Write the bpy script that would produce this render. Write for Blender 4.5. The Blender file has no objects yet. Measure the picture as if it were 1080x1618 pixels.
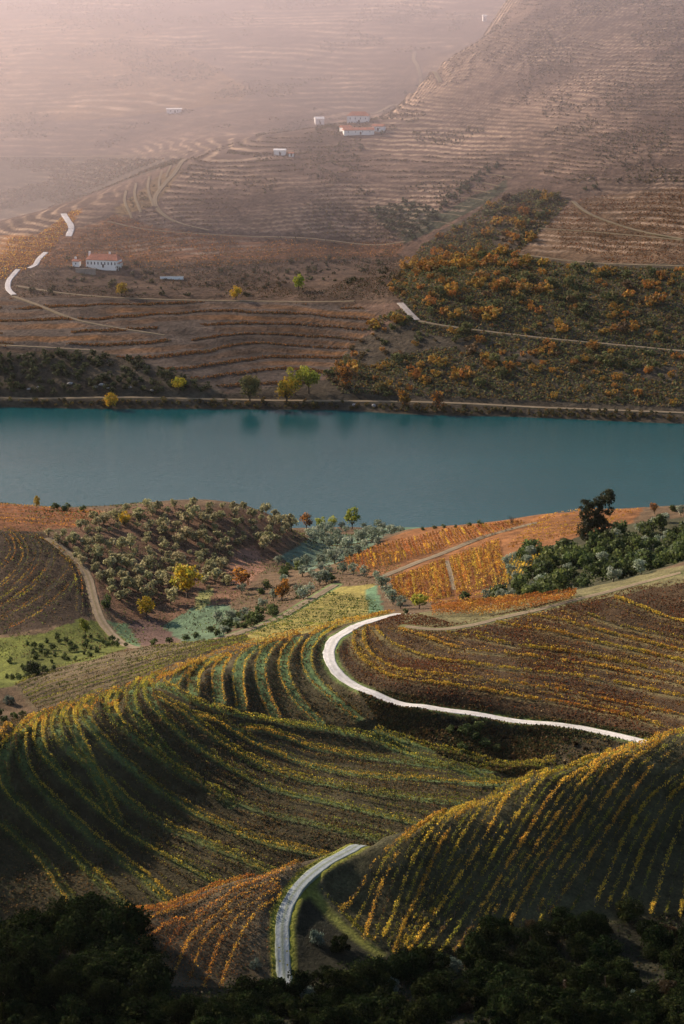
import bpy, math, random
import numpy as np
from mathutils import kdtree

SC = bpy.context.scene
COL = SC.collection
rng = np.random.default_rng(7)
random.seed(7)

# ------------------------------------------------------------------ camera, sky, sun, exposure
CAM_Z = 300.0
PITCH = math.radians(13.65)
FPX = 3806.0                     # focal length in photograph pixels (1080 x 1618)
cam = bpy.data.cameras.new('camera')
cam_o = bpy.data.objects.new('camera', cam)
COL.objects.link(cam_o)
cam_o.location = (0, 0, CAM_Z)
cam_o.rotation_euler = (math.pi / 2 - PITCH, 0, 0)
cam.sensor_fit = 'VERTICAL'
cam.sensor_height = 36.0
cam.lens = 36.0 * FPX / 1618.0
cam.clip_start = 1.0
cam.clip_end = 12000.0
SC.camera = cam_o

SUN_AZ = math.radians(-53.0)     # left of the view direction, low over the far hills
SUN_EL = math.radians(28.0)
world = bpy.data.worlds.new('World')
SC.world = world
world.use_nodes = True
wn = world.node_tree
for n in list(wn.nodes):
    wn.nodes.remove(n)
sky = wn.nodes.new('ShaderNodeTexSky')
sky.sky_type = 'NISHITA'
sky.sun_disc = False
sky.sun_elevation = SUN_EL
sky.sun_rotation = SUN_AZ
sky.air_density = 1.0
sky.dust_density = 1.0
sky.ozone_density = 1.0
bg = wn.nodes.new('ShaderNodeBackground')
bg.inputs['Strength'].default_value = 0.085
wo = wn.nodes.new('ShaderNodeOutputWorld')
wn.links.new(sky.outputs[0], bg.inputs[0])
wn.links.new(bg.outputs[0], wo.inputs[0])

sun = bpy.data.lights.new('sun', 'SUN')
sun.energy = 5.0
sun.angle = math.radians(0.6)
sun.color = (1.0, 0.81, 0.63)
sun_o = bpy.data.objects.new('sun', sun)
COL.objects.link(sun_o)
sd = (math.sin(SUN_AZ) * math.cos(SUN_EL), math.cos(SUN_AZ) * math.cos(SUN_EL), math.sin(SUN_EL))
from mathutils import Vector
sun_o.rotation_euler = Vector(sd).to_track_quat('Z', 'Y').to_euler()
sun_o.location = (-300, 300, 600)

SC.view_settings.view_transform = 'Standard'
SC.view_settings.look = 'None'
SC.view_settings.gamma = 1.0
SC.view_settings.exposure = 0.98
SC.view_settings.use_curve_mapping = False
SC.render.engine = 'CYCLES'
SC.cycles.use_denoising = True
SC.cycles.volume_bounces = 0
SC.cycles.max_bounces = 4
SC.cycles.diffuse_bounces = 2
SC.cycles.transmission_bounces = 2
SC.cycles.transparent_max_bounces = 6

HAZE_DENSITY = 0.7e-5
HAZE_G = 0.55
MIST_DENSITY = 9.0e-4

# ------------------------------------------------------------------ surveying helpers
CP, SP = math.cos(PITCH), math.sin(PITCH)

def ray(uv):
    uv = np.asarray(uv, float)
    a = uv[..., 0] - 540.0
    b = 809.0 - uv[..., 1]
    return np.stack([a, FPX * CP + b * SP, -FPX * SP + b * CP], -1)

def at_y(u, v, Y):
    d = ray([u, v])
    return d * (Y / d[1]) + np.array([0, 0, CAM_Z])

def project(P):
    P = np.asarray(P, float)
    x, y, z = P[..., 0], P[..., 1], P[..., 2] - CAM_Z
    dep = y * CP - z * SP
    dep = np.where(dep < 1, 1, dep)
    up = y * SP + z * CP
    return np.stack([540 + FPX * x / dep, 809 - FPX * up / dep], -1)

class TPS:
    def __init__(self, P, lam=0.0, scale=100.0):
        P = np.asarray(P, float)
        self.s = scale
        c = P[:, :2] / scale
        n = len(c)
        K = self._k(((c[:, None] - c[None]) ** 2).sum(-1)) + lam * np.eye(n)
        A = np.zeros((n + 3, n + 3))
        A[:n, :n] = K
        A[:n, n] = 1
        A[:n, n + 1:] = c
        A[n:, :n] = A[:n, n:].T
        b = np.zeros(n + 3)
        b[:n] = P[:, 2]
        w = np.linalg.solve(A, b)
        self.c, self.w, self.a = c, w[:n], w[n:]
    @staticmethod
    def _k(r2):
        return 0.5 * r2 * np.log(r2 + 1e-12)
    def __call__(self, x, y):
        sh = np.shape(x)
        q = np.stack([np.ravel(x), np.ravel(y)], -1) / self.s
        out = np.empty(len(q))
        for i in range(0, len(q), 20000):
            qq = q[i:i + 20000]
            r2 = ((qq[:, None, 0] - self.c[None, :, 0]) ** 2 + (qq[:, None, 1] - self.c[None, :, 1]) ** 2)
            out[i:i + 20000] = self._k(r2) @ self.w + self.a[0] + qq @ self.a[1:]
        return out.reshape(sh)

def fbm(x, y, seed=0, octaves=4, base=1.0):
    """cheap value noise in numpy, about -1..1"""
    tot = np.zeros(np.shape(x))
    amp, f, norm = 1.0, base, 0.0
    for o in range(octaves):
        xs, ys = np.asarray(x) * f + 17.3 * o + seed * 7.1, np.asarray(y) * f - 9.7 * o + seed * 3.3
        xi, yi = np.floor(xs), np.floor(ys)
        fx, fy = xs - xi, ys - yi
        fx, fy = fx * fx * (3 - 2 * fx), fy * fy * (3 - 2 * fy)
        def h(a, b):
            s = np.sin(a * 127.1 + b * 311.7 + seed * 74.7 + o * 13.1) * 43758.5453
            return (s - np.floor(s)) * 2 - 1
        v = (h(xi, yi) * (1 - fx) + h(xi + 1, yi) * fx) * (1 - fy) + (h(xi, yi + 1) * (1 - fx) + h(xi + 1, yi + 1) * fx) * fy
        tot += amp * v
        norm += amp
        amp *= 0.5
        f *= 2.03
    return tot / norm

def inside(poly, pts):
    poly = np.asarray(poly, float)
    x, y = pts[:, 0], pts[:, 1]
    res = np.zeros(len(pts), bool)
    j = len(poly) - 1
    for i in range(len(poly)):
        xi, yi = poly[i]
        xj, yj = poly[j]
        c = ((yi > y) != (yj > y)) & (x < (xj - xi) * (y - yi) / (yj - yi + 1e-12) + xi)
        res ^= c
        j = i
    return res

def resample(P, step=None, n=None):
    P = np.asarray(P, float)
    d = np.r_[0, np.cumsum(np.linalg.norm(np.diff(P, axis=0), axis=1))]
    if n is None:
        n = max(2, int(d[-1] / step) + 1)
    t = np.linspace(0, d[-1], n)
    return np.stack([np.interp(t, d, P[:, k]) for k in range(P.shape[1])], -1)

def smooth(P, it=2):
    P = np.asarray(P, float)
    for _ in range(it):                                  # Chaikin, ends kept
        a = P[:-1] * 0.75 + P[1:] * 0.25
        b = P[:-1] * 0.25 + P[1:] * 0.75
        m = np.empty((2 * len(a), P.shape[1]))
        m[0::2], m[1::2] = a, b
        P = np.vstack([P[:1], m, P[-1:]])
    return P

def smoothstep(a, b, x):
    t = np.clip((x - a) / (b - a), 0, 1)
    return t * t * (3 - 2 * t)

# ------------------------------------------------------------------ the land: surveyed points (pixel u, v, distance) or plain (x, y, z)
NEAR_UV = [
 # bank below the camera
 (0,1618,435),(270,1618,438),(540,1618,440),(810,1618,440),(1080,1618,440),(100,1560,455),(330,1550,465),(540,1560,465),(700,1540,476),(900,1530,485),(1080,1500,498),
 # front hill
 (1080,1165,565),(960,1200,556),(850,1230,545),(700,1290,528),(620,1320,520),(565,1338,515),(490,1362,508),(350,1400,498),(210,1440,488),
 (1080,1300,545),(970,1300,539),(850,1320,528),(700,1400,508),(560,1420,500),(1080,1425,520),(950,1440,510),(800,1465,500),(600,1480,487),(450,1500,478),(455,1540,472),(300,1450,488),
 # left bulge with the curved terraces
 (0,1170,610),(150,1110,645),(280,1060,680),(400,1020,715),(480,1002,732),(560,990,750),(640,972,770),
 (270,1250,615),(450,1200,640),(420,1100,680),(120,1280,600),(0,1300,590),(0,1420,565),(150,1430,565),(350,1395,578),(270,1330,595),(450,1300,605),(560,1330,595),(560,1250,625),(700,1230,640),(640,1160,668),(560,1150,670),(830,1210,650),
 # road and right hill
 (545,1000,740),(520,1025,718),(545,1075,692),(590,1100,680),(660,1118,673),(760,1130,668),(870,1142,663),(950,1155,656),(1015,1172,645),(760,1180,658),(900,1190,648),
 (1080,905,765),(900,945,760),(720,985,745),(800,1060,697),(1000,1080,687),(620,1040,715),(1080,1000,722),
 # scrub valley and orange hill
 (1000,900,870),(900,900,870),(1080,850,950),(900,860,950),(700,966,775),(800,955,778),(900,935,785),(1000,912,790),(800,940,860),(660,945,870),(560,880,990),(720,880,975),(850,860,970),
 (640,838,1080),(740,830,1060),(850,815,1030),(1000,805,1020),(1080,800,1010),
 # central gully, little vineyard
 (520,900,1020),(500,860,1090),(560,845,1150),(430,930,950),(340,960,930),(500,950,880),(580,950,870),(420,990,830),(520,930,915),(600,835,1195),
 # olive knoll
 (270,795,1060),(180,805,1050),(350,800,1060),(430,815,1090),(270,870,1005),(300,920,970),(250,980,925),(210,1005,905),(330,985,915),(400,880,1020),
 # left vineyard, meadow, field behind the bulge
 (0,830,1000),(100,850,990),(140,900,960),(150,960,925),(0,900,950),(0,950,920),(100,980,905),(0,1010,885),(0,795,1060),(80,805,1050),
 (60,1040,860),(0,1080,830),(150,1010,890),(150,1060,790),(300,1030,800),(60,1100,780),(0,1120,770),
]
NEAR_XYZ = [
 (-150,330,112),(0,330,112),(150,330,112),(-150,200,178),(0,200,178),(150,200,178),(-150,60,262),(0,60,262),(150,60,262),(0,0,297.5),(-200,0,297),(200,0,297),(0,-60,300),(-300,-60,300),(300,-60,300),
 # hidden gullies behind the crests
 (4,530,86),(11.5,535,87),(23,545,88.5),(47,565,90.5),(64,578,91.5),(88,590,93),(-7,523,86),(-27,514,84),(-46,505,82),(45,612,66),(4,572,60),(-45,552,56),(-80,542,55),(85,618,76),(-70,690,68),(-47,725,66),(-88,655,70),(-27,758,66),
 # shore
 (-220,1195,1),(-150,1195,1),(-75,1195,1),(60,1195,1),(150,1195,1),(230,1195,1),(-220,1260,-9),(-75,1260,-9),(60,1260,-9),(230,1260,-9),
 (85,1130,14),(160,1120,18),(-75,1140,14),(-160,1130,18),
 # beyond the frame to both sides; left spur added to shade the lower left
 (-185,470,112),(-330,470,180),(-330,620,150),(-240,600,115),(-235,680,110),(-240,725,105),(-330,740,130),(-240,800,150),(-330,820,160),(-130,560,84),(-135,610,88),(-140,680,84),(-150,740,76),(-150,790,62),(-220,820,60),(-360,900,70),(-220,1000,55),(-360,1100,20),
 (170,480,108),(320,480,160),(170,600,125),(320,620,170),(180,780,118),(320,800,150),(230,950,85),(360,1100,30),
]
FAR_UV = [
 (-300,640,1535),(0,643,1521),(270,645,1516),(540,648,1511),(810,658,1490),(1080,668,1469),(1400,680,1450),
 (0,629,1527),(270,630,1525),(540,632,1522),(810,641,1503),(1080,652,1482),
 (0,560,1570),(0,600,1545),(270,600,1543),(540,600,1548),(400,560,1600),(540,560,1600),(1080,600,1530),(810,600,1535),(1080,540,1590),(800,530,1600),(640,490,1640),(300,500,1660),(0,500,1640),
 (0,450,1720),(163,420,1762),(300,440,1740),(500,470,1690),(400,380,1840),(600,380,1850),(620,430,1760),(760,430,1720),(900,420,1730),(1080,420,1700),(800,300,1900),(950,330,1840),(1080,300,1860),
 (560,195,2120),(445,245,2020),(300,300,1920),(300,255,2000),(180,330,1860),(60,370,1810),(0,390,1800),(450,310,1900),(620,360,1860),(680,300,1920),(650,180,2150),(700,100,2260),(800,0,2400),
 (1080,0,2250),(1080,150,2050),(900,150,2100),(900,50,2230),(1080,220,1950),(750,200,2090),
 (300,225,2190),(100,320,2110),(0,360,2020),(0,250,2280),(150,240,2280),(300,150,2480),(0,150,2500),(450,150,2430),(480,180,2330),(600,130,2480),(300,0,2900),(0,0,2900),(600,0,2850),(700,30,2720),(150,70,2700),
 (0,-60,3120),(300,-60,3120),(600,-60,3080),(900,-60,2420),(1080,-60,2400),
 (1400,420,1690),(1400,200,1950),(1400,0,2200),(-300,450,1720),(-300,250,2280),(-300,0,2900),
]
FAR_XYZ = [(u_, y_, z_) for (u_, y_, z_) in [(20,2270,113),(110,2400,150),(190,2600,192),(-300,1470,-8),(0,1470,-8),(300,1430,-8),(-600,4000,330),(0,4000,330),(600,4000,330),(600,3000,330)]]

def gather(uv, xyz):
    return np.array([at_y(*p) for p in uv] + [np.array(p, float) for p in xyz])

near_tps = TPS(gather(NEAR_UV, NEAR_XYZ), lam=2e-4)
far_tps = TPS(gather(FAR_UV, FAR_XYZ), lam=1e-4, scale=300.0)

class Sheet:
    """a land sheet: rows at distances ys, columns fanned out; z as an array"""
    def __init__(self, tps, ys, cols, half):
        self.ys, self.cols, self.half = np.asarray(ys), np.asarray(cols), half
        Y, S = np.meshgrid(self.ys, self.cols, indexing='ij')
        self.X = S * half(Y)
        self.Y = Y
        cy = np.linspace(self.ys[0], self.ys[-1], 420)          # coarse solve, then cubic-smooth refine
        self.Z = tps(self.X, self.Y)
    def z(self, x, y):
        x, y = np.asarray(x, float), np.asarray(y, float)
        i = np.clip(np.searchsorted(self.ys, y) - 1, 0, len(self.ys) - 2)
        fy = np.clip((y - self.ys[i]) / (self.ys[i + 1] - self.ys[i]), 0, 1)
        s = x / self.half(y)
        j = np.clip(np.searchsorted(self.cols, s) - 1, 0, len(self.cols) - 2)
        fx = np.clip((s - self.cols[j]) / (self.cols[j + 1] - self.cols[j]), 0, 1)
        Z = self.Z
        return (Z[i, j] * (1 - fx) + Z[i, j + 1] * fx) * (1 - fy) + (Z[i + 1, j] * (1 - fx) + Z[i + 1, j + 1] * fx) * fy
    def cast(self, uv, ymin=None, ymax=None):
        """pixels of the photograph -> points on this sheet (first hit)"""
        uv = np.atleast_2d(np.asarray(uv, float))
        d = ray(uv)
        ymin = self.ys[0] if ymin is None else ymin
        ymax = self.ys[-1] if ymax is None else ymax
        ts = np.linspace(ymin, ymax, int((ymax - ymin) / 2.0))
        P = d[:, None, :] * (ts[None, :, None] / d[:, None, 1:2])
        g = P[..., 2] + CAM_Z - self.z(P[..., 0], P[..., 1])
        hit = g <= 0
        k = np.where(hit.any(1), hit.argmax(1), len(ts) - 1)
        k = np.clip(k, 1, None)
        r = np.arange(len(uv))
        a, b = g[r, k - 1], g[r, k]
        f = np.clip(a / (a - b + 1e-9), 0, 1)
        y = ts[k - 1] + f * (ts[k] - ts[k - 1])
        out = d * (y / d[:, 1])[:, None] + np.array([0, 0, CAM_Z])
        out[:, 2] = self.z(out[:, 0], out[:, 1])
        return out

ny = np.concatenate([np.arange(-40, 380, 10.0), np.arange(380, 560, 0.8), np.arange(560, 800, 1.0), np.arange(800, 1130, 1.5), np.arange(1130, 1262, 3.0)])
nc = np.concatenate([np.linspace(-3.2, -1.06, 60), np.linspace(-1.04, 1.04, 262), np.linspace(1.06, 3.2, 60)])
near = Sheet(near_tps, ny, nc, lambda y: 0.150 * np.maximum(y, 200) + 8.0)
fy_ = np.concatenate([np.arange(1430, 1500, 4.0), np.arange(1500, 1960, 1.6), np.arange(1960, 2400, 2.2), np.arange(2400, 2950, 3.2), np.arange(2950, 3560, 10.0), np.arange(3560, 4000, 40.0)])
fc = np.concatenate([np.linspace(-2.2, -1.06, 24), np.linspace(-1.04, 1.04, 300), np.linspace(1.06, 2.2, 24)])
far = Sheet(far_tps, fy_, fc, lambda y: 0.148 * y + 10.0)

# ------------------------------------------------------------------ materials
def mat(name):
    m = bpy.data.materials.new(name)
    m.use_nodes = True
    return m, m.node_tree, m.node_tree.nodes['Principled BSDF']

def simple(name, color, rough=0.7, var=0.25, scale=1.0, spec=0.3, bump=0.0):
    m, nt, b = mat(name)
    tc = nt.nodes.new('ShaderNodeTexCoord')
    nz = nt.nodes.new('ShaderNodeTexNoise')
    nz.inputs['Scale'].default_value = scale
    nz.inputs['Detail'].default_value = 6
    nt.links.new(tc.outputs['Object'], nz.inputs['Vector'])
    mp = nt.nodes.new('ShaderNodeMapRange')
    mp.inputs[1].default_value, mp.inputs[2].default_value = 0.25, 0.75
    mp.inputs[3].default_value, mp.inputs[4].default_value = 1 - var, 1 + var
    nt.links.new(nz.outputs[0], mp.inputs[0])
    mx = nt.nodes.new('ShaderNodeMix')
    mx.data_type = 'RGBA'
    mx.blend_type = 'MULTIPLY'
    mx.inputs[0].default_value = 1.0
    mx.inputs[6].default_value = (*color, 1)
    nt.links.new(mp.outputs[0], mx.inputs[7])
    nt.links.new(mx.outputs[2], b.inputs['Base Color'])
    b.inputs['Roughness'].default_value = rough
    b.inputs['Specular IOR Level'].default_value = spec
    if bump:
        bp = nt.nodes.new('ShaderNodeBump')
        bp.inputs['Strength'].default_value = bump
        nt.links.new(nz.outputs[0], bp.inputs['Height'])
        nt.links.new(bp.outputs[0], b.inputs['Normal'])
    return m

def land_material(name, s1, s2, s3, bump, dist, amp=1.0):
    m, nt, b = mat(name)
    at = nt.nodes.new('ShaderNodeAttribute')
    at.attribute_name = 'soil'
    tc = nt.nodes.new('ShaderNodeTexCoord')
    col = at.outputs['Color']
    hs = []
    for sc_, lo, hi in ((s1, 0.62, 1.38), (s2, 0.55, 1.45), (s3, 0.6, 1.4)):
        nz = nt.nodes.new('ShaderNodeTexNoise')
        nz.inputs['Scale'].default_value = sc_
        nz.inputs['Detail'].default_value = 5
        nz.inputs['Roughness'].default_value = 0.65
        nt.links.new(tc.outputs['Object'], nz.inputs['Vector'])
        mp = nt.nodes.new('ShaderNodeMapRange')
        mp.inputs[1].default_value, mp.inputs[2].default_value = 0.3, 0.7
        mp.inputs[3].default_value, mp.inputs[4].default_value = 1 + (lo - 1) * amp, 1 + (hi - 1) * amp
        nt.links.new(nz.outputs[0], mp.inputs[0])
        mx = nt.nodes.new('ShaderNodeMix')
        mx.data_type = 'RGBA'
        mx.blend_type = 'MULTIPLY'
        mx.inputs[0].default_value = 1.0
        nt.links.new(col, mx.inputs[6])
        nt.links.new(mp.outputs[0], mx.inputs[7])
        col = mx.outputs[2]
        hs.append(nz)
    nt.links.new(col, b.inputs['Base Color'])
    b.inputs['Roughness'].default_value = 0.95
    b.inputs['Specular IOR Level'].default_value = 0.1
    bp = nt.nodes.new('ShaderNodeBump')
    bp.inputs['Strength'].default_value = bump
    bp.inputs['Distance'].default_value = dist
    nt.links.new(hs[2].outputs[0], bp.inputs['Height'])
    nt.links.new(bp.outputs[0], b.inputs['Normal'])
    return m

def leaf_material(name, trans=0.35, rough=0.6, spec=0.08):
    m, nt, b = mat(name)
    at = nt.nodes.new('ShaderNodeAttribute')
    at.attribute_name = 'tint'
    oi = nt.nodes.new('ShaderNodeObjectInfo')
    hv = nt.nodes.new('ShaderNodeHueSaturation')
    mp = nt.nodes.new('ShaderNodeMapRange')
    mp.inputs[3].default_value, mp.inputs[4].default_value = 0.72, 1.28
    nt.links.new(oi.outputs['Random'], mp.inputs[0])
    nt.links.new(mp.outputs[0], hv.inputs['Value'])
    mh = nt.nodes.new('ShaderNodeMapRange')
    mh.inputs[3].default_value, mh.inputs[4].default_value = 0.485, 0.515
    m2 = nt.nodes.new('ShaderNodeMath')
    m2.operation = 'FRACT'
    m3 = nt.nodes.new('ShaderNodeMath')
    m3.operation = 'MULTIPLY'
    m3.inputs[1].default_value = 7.31
    nt.links.new(oi.outputs['Random'], m3.inputs[0])
    nt.links.new(m3.outputs[0], m2.inputs[0])
    nt.links.new(m2.outputs[0], mh.inputs[0])
    nt.links.new(mh.outputs[0], hv.inputs['Hue'])
    nt.links.new(at.outputs['Color'], hv.inputs['Color'])
    b.inputs['Roughness'].default_value = rough
    b.inputs['Specular IOR Level'].default_value = spec
    nt.links.new(hv.outputs[0], b.inputs['Base Color'])
    tr = nt.nodes.new('ShaderNodeBsdfTranslucent')
    nt.links.new(hv.outputs[0], tr.inputs['Color'])
    ms = nt.nodes.new('ShaderNodeMixShader')
    ms.inputs[0].default_value = trans
    out = nt.nodes['Material Output']
    nt.links.new(b.outputs[0], ms.inputs[1])
    nt.links.new(tr.outputs[0], ms.inputs[2])
    nt.links.new(ms.outputs[0], out.inputs['Surface'])
    return m

M_near = land_material('near_land', 0.035, 0.22, 1.3, 0.9, 0.8)
M_far = land_material('far_land', 0.012, 0.07, 0.35, 0.8, 2.5)
M_leaf = leaf_material('leaves', 0.35)
M_vine = leaf_material('vine_leaves', 0.5)
M_dark_leaf = leaf_material('dark_leaves', 0.12, 0.8, 0.0)
M_bark = simple('bark', (0.07, 0.05, 0.035), 0.9, 0.4, 3.0)
M_post = simple('post_wood', (0.10, 0.08, 0.06), 0.9, 0.4, 3.0)
M_white = simple('whitewash', (0.86, 0.84, 0.80), 0.8, 0.08, 0.3)
M_tile = simple('clay_tiles', (0.42, 0.17, 0.10), 0.85, 0.3, 0.6)
M_glass = simple('dark_window', (0.03, 0.035, 0.045), 0.2, 0.1, 0.3, 0.5)
M_stone = simple('stone', (0.26, 0.22, 0.18), 0.9, 0.3, 0.5, bump=0.5)
M_rock = simple('rock', (0.30, 0.28, 0.26), 0.9, 0.35, 0.8, bump=0.7)

# ------------------------------------------------------------------ object helpers
def mesh_from(name, V, F, m=None, attr=None, attr_name='tint', smooth_shade=False):
    """V (n,3); F list of faces or an (m,k) array"""
    V = np.asarray(V, np.float32)
    me = bpy.data.meshes.new(name)
    if isinstance(F, np.ndarray):
        k = F.shape[1]
        me.vertices.add(len(V))
        me.vertices.foreach_set('co', V.ravel())
        me.loops.add(F.size)
        me.loops.foreach_set('vertex_index', F.astype(np.int32).ravel())
        me.polygons.add(len(F))
        me.polygons.foreach_set('loop_start', np.arange(0, F.size, k, dtype=np.int32))
        me.polygons.foreach_set('loop_total', np.full(len(F), k, np.int32))
        me.update(calc_edges=True)
    else:
        me.from_pydata([tuple(map(float, p)) for p in V], [], F)
    if attr is not None:
        A = me.attributes.new(attr_name, 'FLOAT_COLOR', 'POINT')
        a4 = np.ones((len(V), 4), np.float32)
        a4[:, :3] = attr
        A.data.foreach_set('color', a4.ravel())
    if smooth_shade:
        me.polygons.foreach_set('use_smooth', np.ones(len(me.polygons), bool))
    if m:
        me.materials.append(m)
    return me

def obj(name, me, parent=None, loc=None, **props):
    o = bpy.data.objects.new(name, me)
    COL.objects.link(o)
    if parent:
        o.parent = parent
    if loc is not None:
        o.location = [float(c) for c in loc]
    for k, v in props.items():
        o[k] = v
    return o

def copy_thing(src, loc, rz, scale, label, group=None):
    c = src.copy()
    COL.objects.link(c)
    c.location = [float(v) for v in loc]
    c.rotation_euler = (0, 0, rz)
    c.scale = scale if hasattr(scale, '__len__') else (scale,) * 3
    c['label'] = label
    if group:
        c['group'] = group
    elif 'group' in c:
        del c['group']
    for ch in src.children:
        d = ch.copy()
        COL.objects.link(d)
        d.parent = c
    return c

def quads(C, size, normal=None, rnd=rng, aspect=1.0):
    """leaf quads at centres C with edge length size"""
    n = len(C)
    size = np.broadcast_to(size, (n,))[:, None]
    N = rnd.normal(size=(n, 3)) if normal is None else normal
    N = N / (np.linalg.norm(N, axis=1, keepdims=True) + 1e-9)
    R = rnd.normal(size=(n, 3))
    T = np.cross(N, R)
    T /= np.linalg.norm(T, axis=1, keepdims=True) + 1e-9
    B = np.cross(N, T)
    a, b = T * size * 0.5, B * size * 0.5 * aspect
    # a kite-like leaf spray rather than a square
    V = np.stack([C - a, C - b * 0.8 + a * 0.15, C + a, C + b * 0.8 - a * 0.1], 1).reshape(-1, 3)
    F = np.arange(4 * n).reshape(n, 4)
    return V, F

ONES = ['', 'first', 'second', 'third', 'fourth', 'fifth', 'sixth', 'seventh', 'eighth', 'ninth', 'tenth', 'eleventh', 'twelfth', 'thirteenth', 'fourteenth', 'fifteenth', 'sixteenth', 'seventeenth', 'eighteenth', 'nineteenth']
TENS = {20: 'twent', 30: 'thirt', 40: 'fort', 50: 'fift', 60: 'sixt', 70: 'sevent', 80: 'eight', 90: 'ninet'}
def ordinal(n):
    if n < 20:
        return ONES[n]
    t, r = n // 10 * 10, n % 10
    return TENS[t] + ('ieth' if r == 0 else 'y-' + ONES[r])

# ------------------------------------------------------------------ roads and tracks (before anything else is laid on the land)
ROADS = []   # sheet, name, label, px polyline, half width, albedo, rise
def road(sheet, pxs, half, kind, verge=None, zs=5, ymin=None, ext=None):
    P = sheet.cast(pxs, ymin)
    if ext:                                              # the road runs on, over the crest
        q = P[-1] + np.array((*ext, 0.0))
        q[2] = sheet.z(q[0], q[1])
        P = np.vstack([P, q])
    P = smooth(P, 3)
    P = resample(P, step=0.5 if sheet is near else 3.0)
    z = sheet.z(P[:, 0], P[:, 1])
    for _ in range(zs):
        z[1:-1] = (z[:-2] + 2 * z[1:-1] + z[2:]) / 4
    P[:, 2] = z
    ROADS.append(dict(sheet=sheet, P=P, half=half, kind=kind, verge=verge))
    return P

mid_road = road(near, [(652,970),(625,972),(590,980),(560,990),(535,1004),(520,1022),(519,1042),(532,1064),(560,1085),(600,1103),(660,1118),(760,1130),(870,1142),(950,1155),(1012,1170),(1050,1180)], 1.75, 'white', (0.11,0.15,0.04), 12, 600)
low_road = road(near, [(452,1575),(449,1545),(446,1500),(445,1460),(455,1425),(475,1395),(505,1370),(540,1350),(562,1340)], 1.5, 'grey', (0.15,0.155,0.025), 12, None, (9.0, 30.0))
track_left = road(near, [(75,850),(100,868),(125,890),(140,912),(147,945),(158,980),(183,1007),(220,1024)], 1.9, 'dirt')
track_gully = road(near, [(335,1012),(380,1000),(430,982),(475,957),(510,936),(530,924)], 1.5, 'dirt', (0.12,0.17,0.06))
track_crest = road(near, [(640,990),(690,996),(740,990),(800,974),(860,961),(940,940),(1010,921),(1075,905)], 1.3, 'dirt', (0.13,0.13,0.05))
track_orange = road(near, [(607,910),(640,897),(690,876),(750,852),(800,838),(848,826)], 1.5, 'dirt')
track_mid = road(near, [(705,886),(712,908),(718,932)], 0.9, 'dirt')
track_yellow = road(near, [(487,1396),(500,1420),(525,1448),(560,1480),(600,1508)], 1.2, 'grass')
river_road = road(far, [(-140,628),(120,629),(270,630),(400,632),(540,633),(680,636),(810,642),(950,648),(1080,653),(1220,660)], 2.2, 'dirt', None, 20)
road_far_bend = road(far, [(632,479),(645,494),(659,506)], 2.4, 'pale', None, 8)
road_far_r = road(far, [(660,507),(700,516),(800,528),(900,539),(1000,547),(1200,562)], 2.0, 'dirt', None, 20)
road_far_l1 = road(far, [(22,466),(12,458),(12,444),(22,433),(28,426)], 1.9, 'concrete', None, 8)
road_far_l2 = road(far, [(45,424),(56,420),(60,410),(72,399)], 1.9, 'concrete', None, 8)
road_far_l3 = road(far, [(100,338),(106,348),(114,358),(108,374)], 2.3, 'concrete', None, 8)
track_far1 = road(far, [(26,452),(90,463),(160,470),(260,474),(400,474),(560,476)], 1.8, 'dirt', None, 20)
track_far2 = road(far, [(20,468),(60,482),(110,504),(170,517),(260,530)], 1.6, 'dirt', None, 20)
track_far3 = road(far, [(-120,545),(0,547),(70,549),(150,554)], 1.6, 'dirt', None, 20)
track_far4 = road(far, [(292,252),(280,270),(258,292),(243,312),(246,328),(262,344),(290,356),(330,364)], 1.8, 'dirt', None, 12)
track_far5 = road(far, [(170,350),(215,362),(280,368),(380,372),(520,377),(640,382)], 1.6, 'dirt', None, 12)
track_far6 = road(far, [(655,82),(652,95),(662,106),(684,114),(696,130)], 1.8, 'dirt', None, 12)
track_far7 = road(far, [(590,180),(610,170),(632,157),(652,148)], 2.0, 'dirt', None, 12)
track_far8 = road(far, [(-20,248),(80,246),(180,243),(300,240)], 2.4, 'dirt', None, 12)
track_far9 = road(far, [(905,318),(925,336),(960,350),(1010,366),(1080,378)], 1.6, 'dirt', None, 12)
track_far10 = road(far, [(850,361),(930,366),(1010,373),(1080,380)], 1.5, 'dirt', None, 12)
for q in [[(215,290),(211,310),(222,336)],[(236,279),(232,300),(242,326)],[(256,270),(250,290),(252,306)],[(199,302),(195,320),(208,345)],[(270,262),(262,280)],
          [(765,275),(790,277),(810,282)],[(750,287),(770,290),(790,295)],[(732,300),(755,301),(775,305)],[(718,312),(745,313),(765,317)],[(705,325),(725,325),(745,328)],[(690,337),(712,338),(730,342)],[(680,350),(700,351),(716,356)]]:
    road(far, q, 1.0, 'dirt', None, 4)
track_far11 = road(far, [(820,402),(900,413),(1000,419),(1080,421)], 1.6, 'dirt', None, 12)

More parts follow.
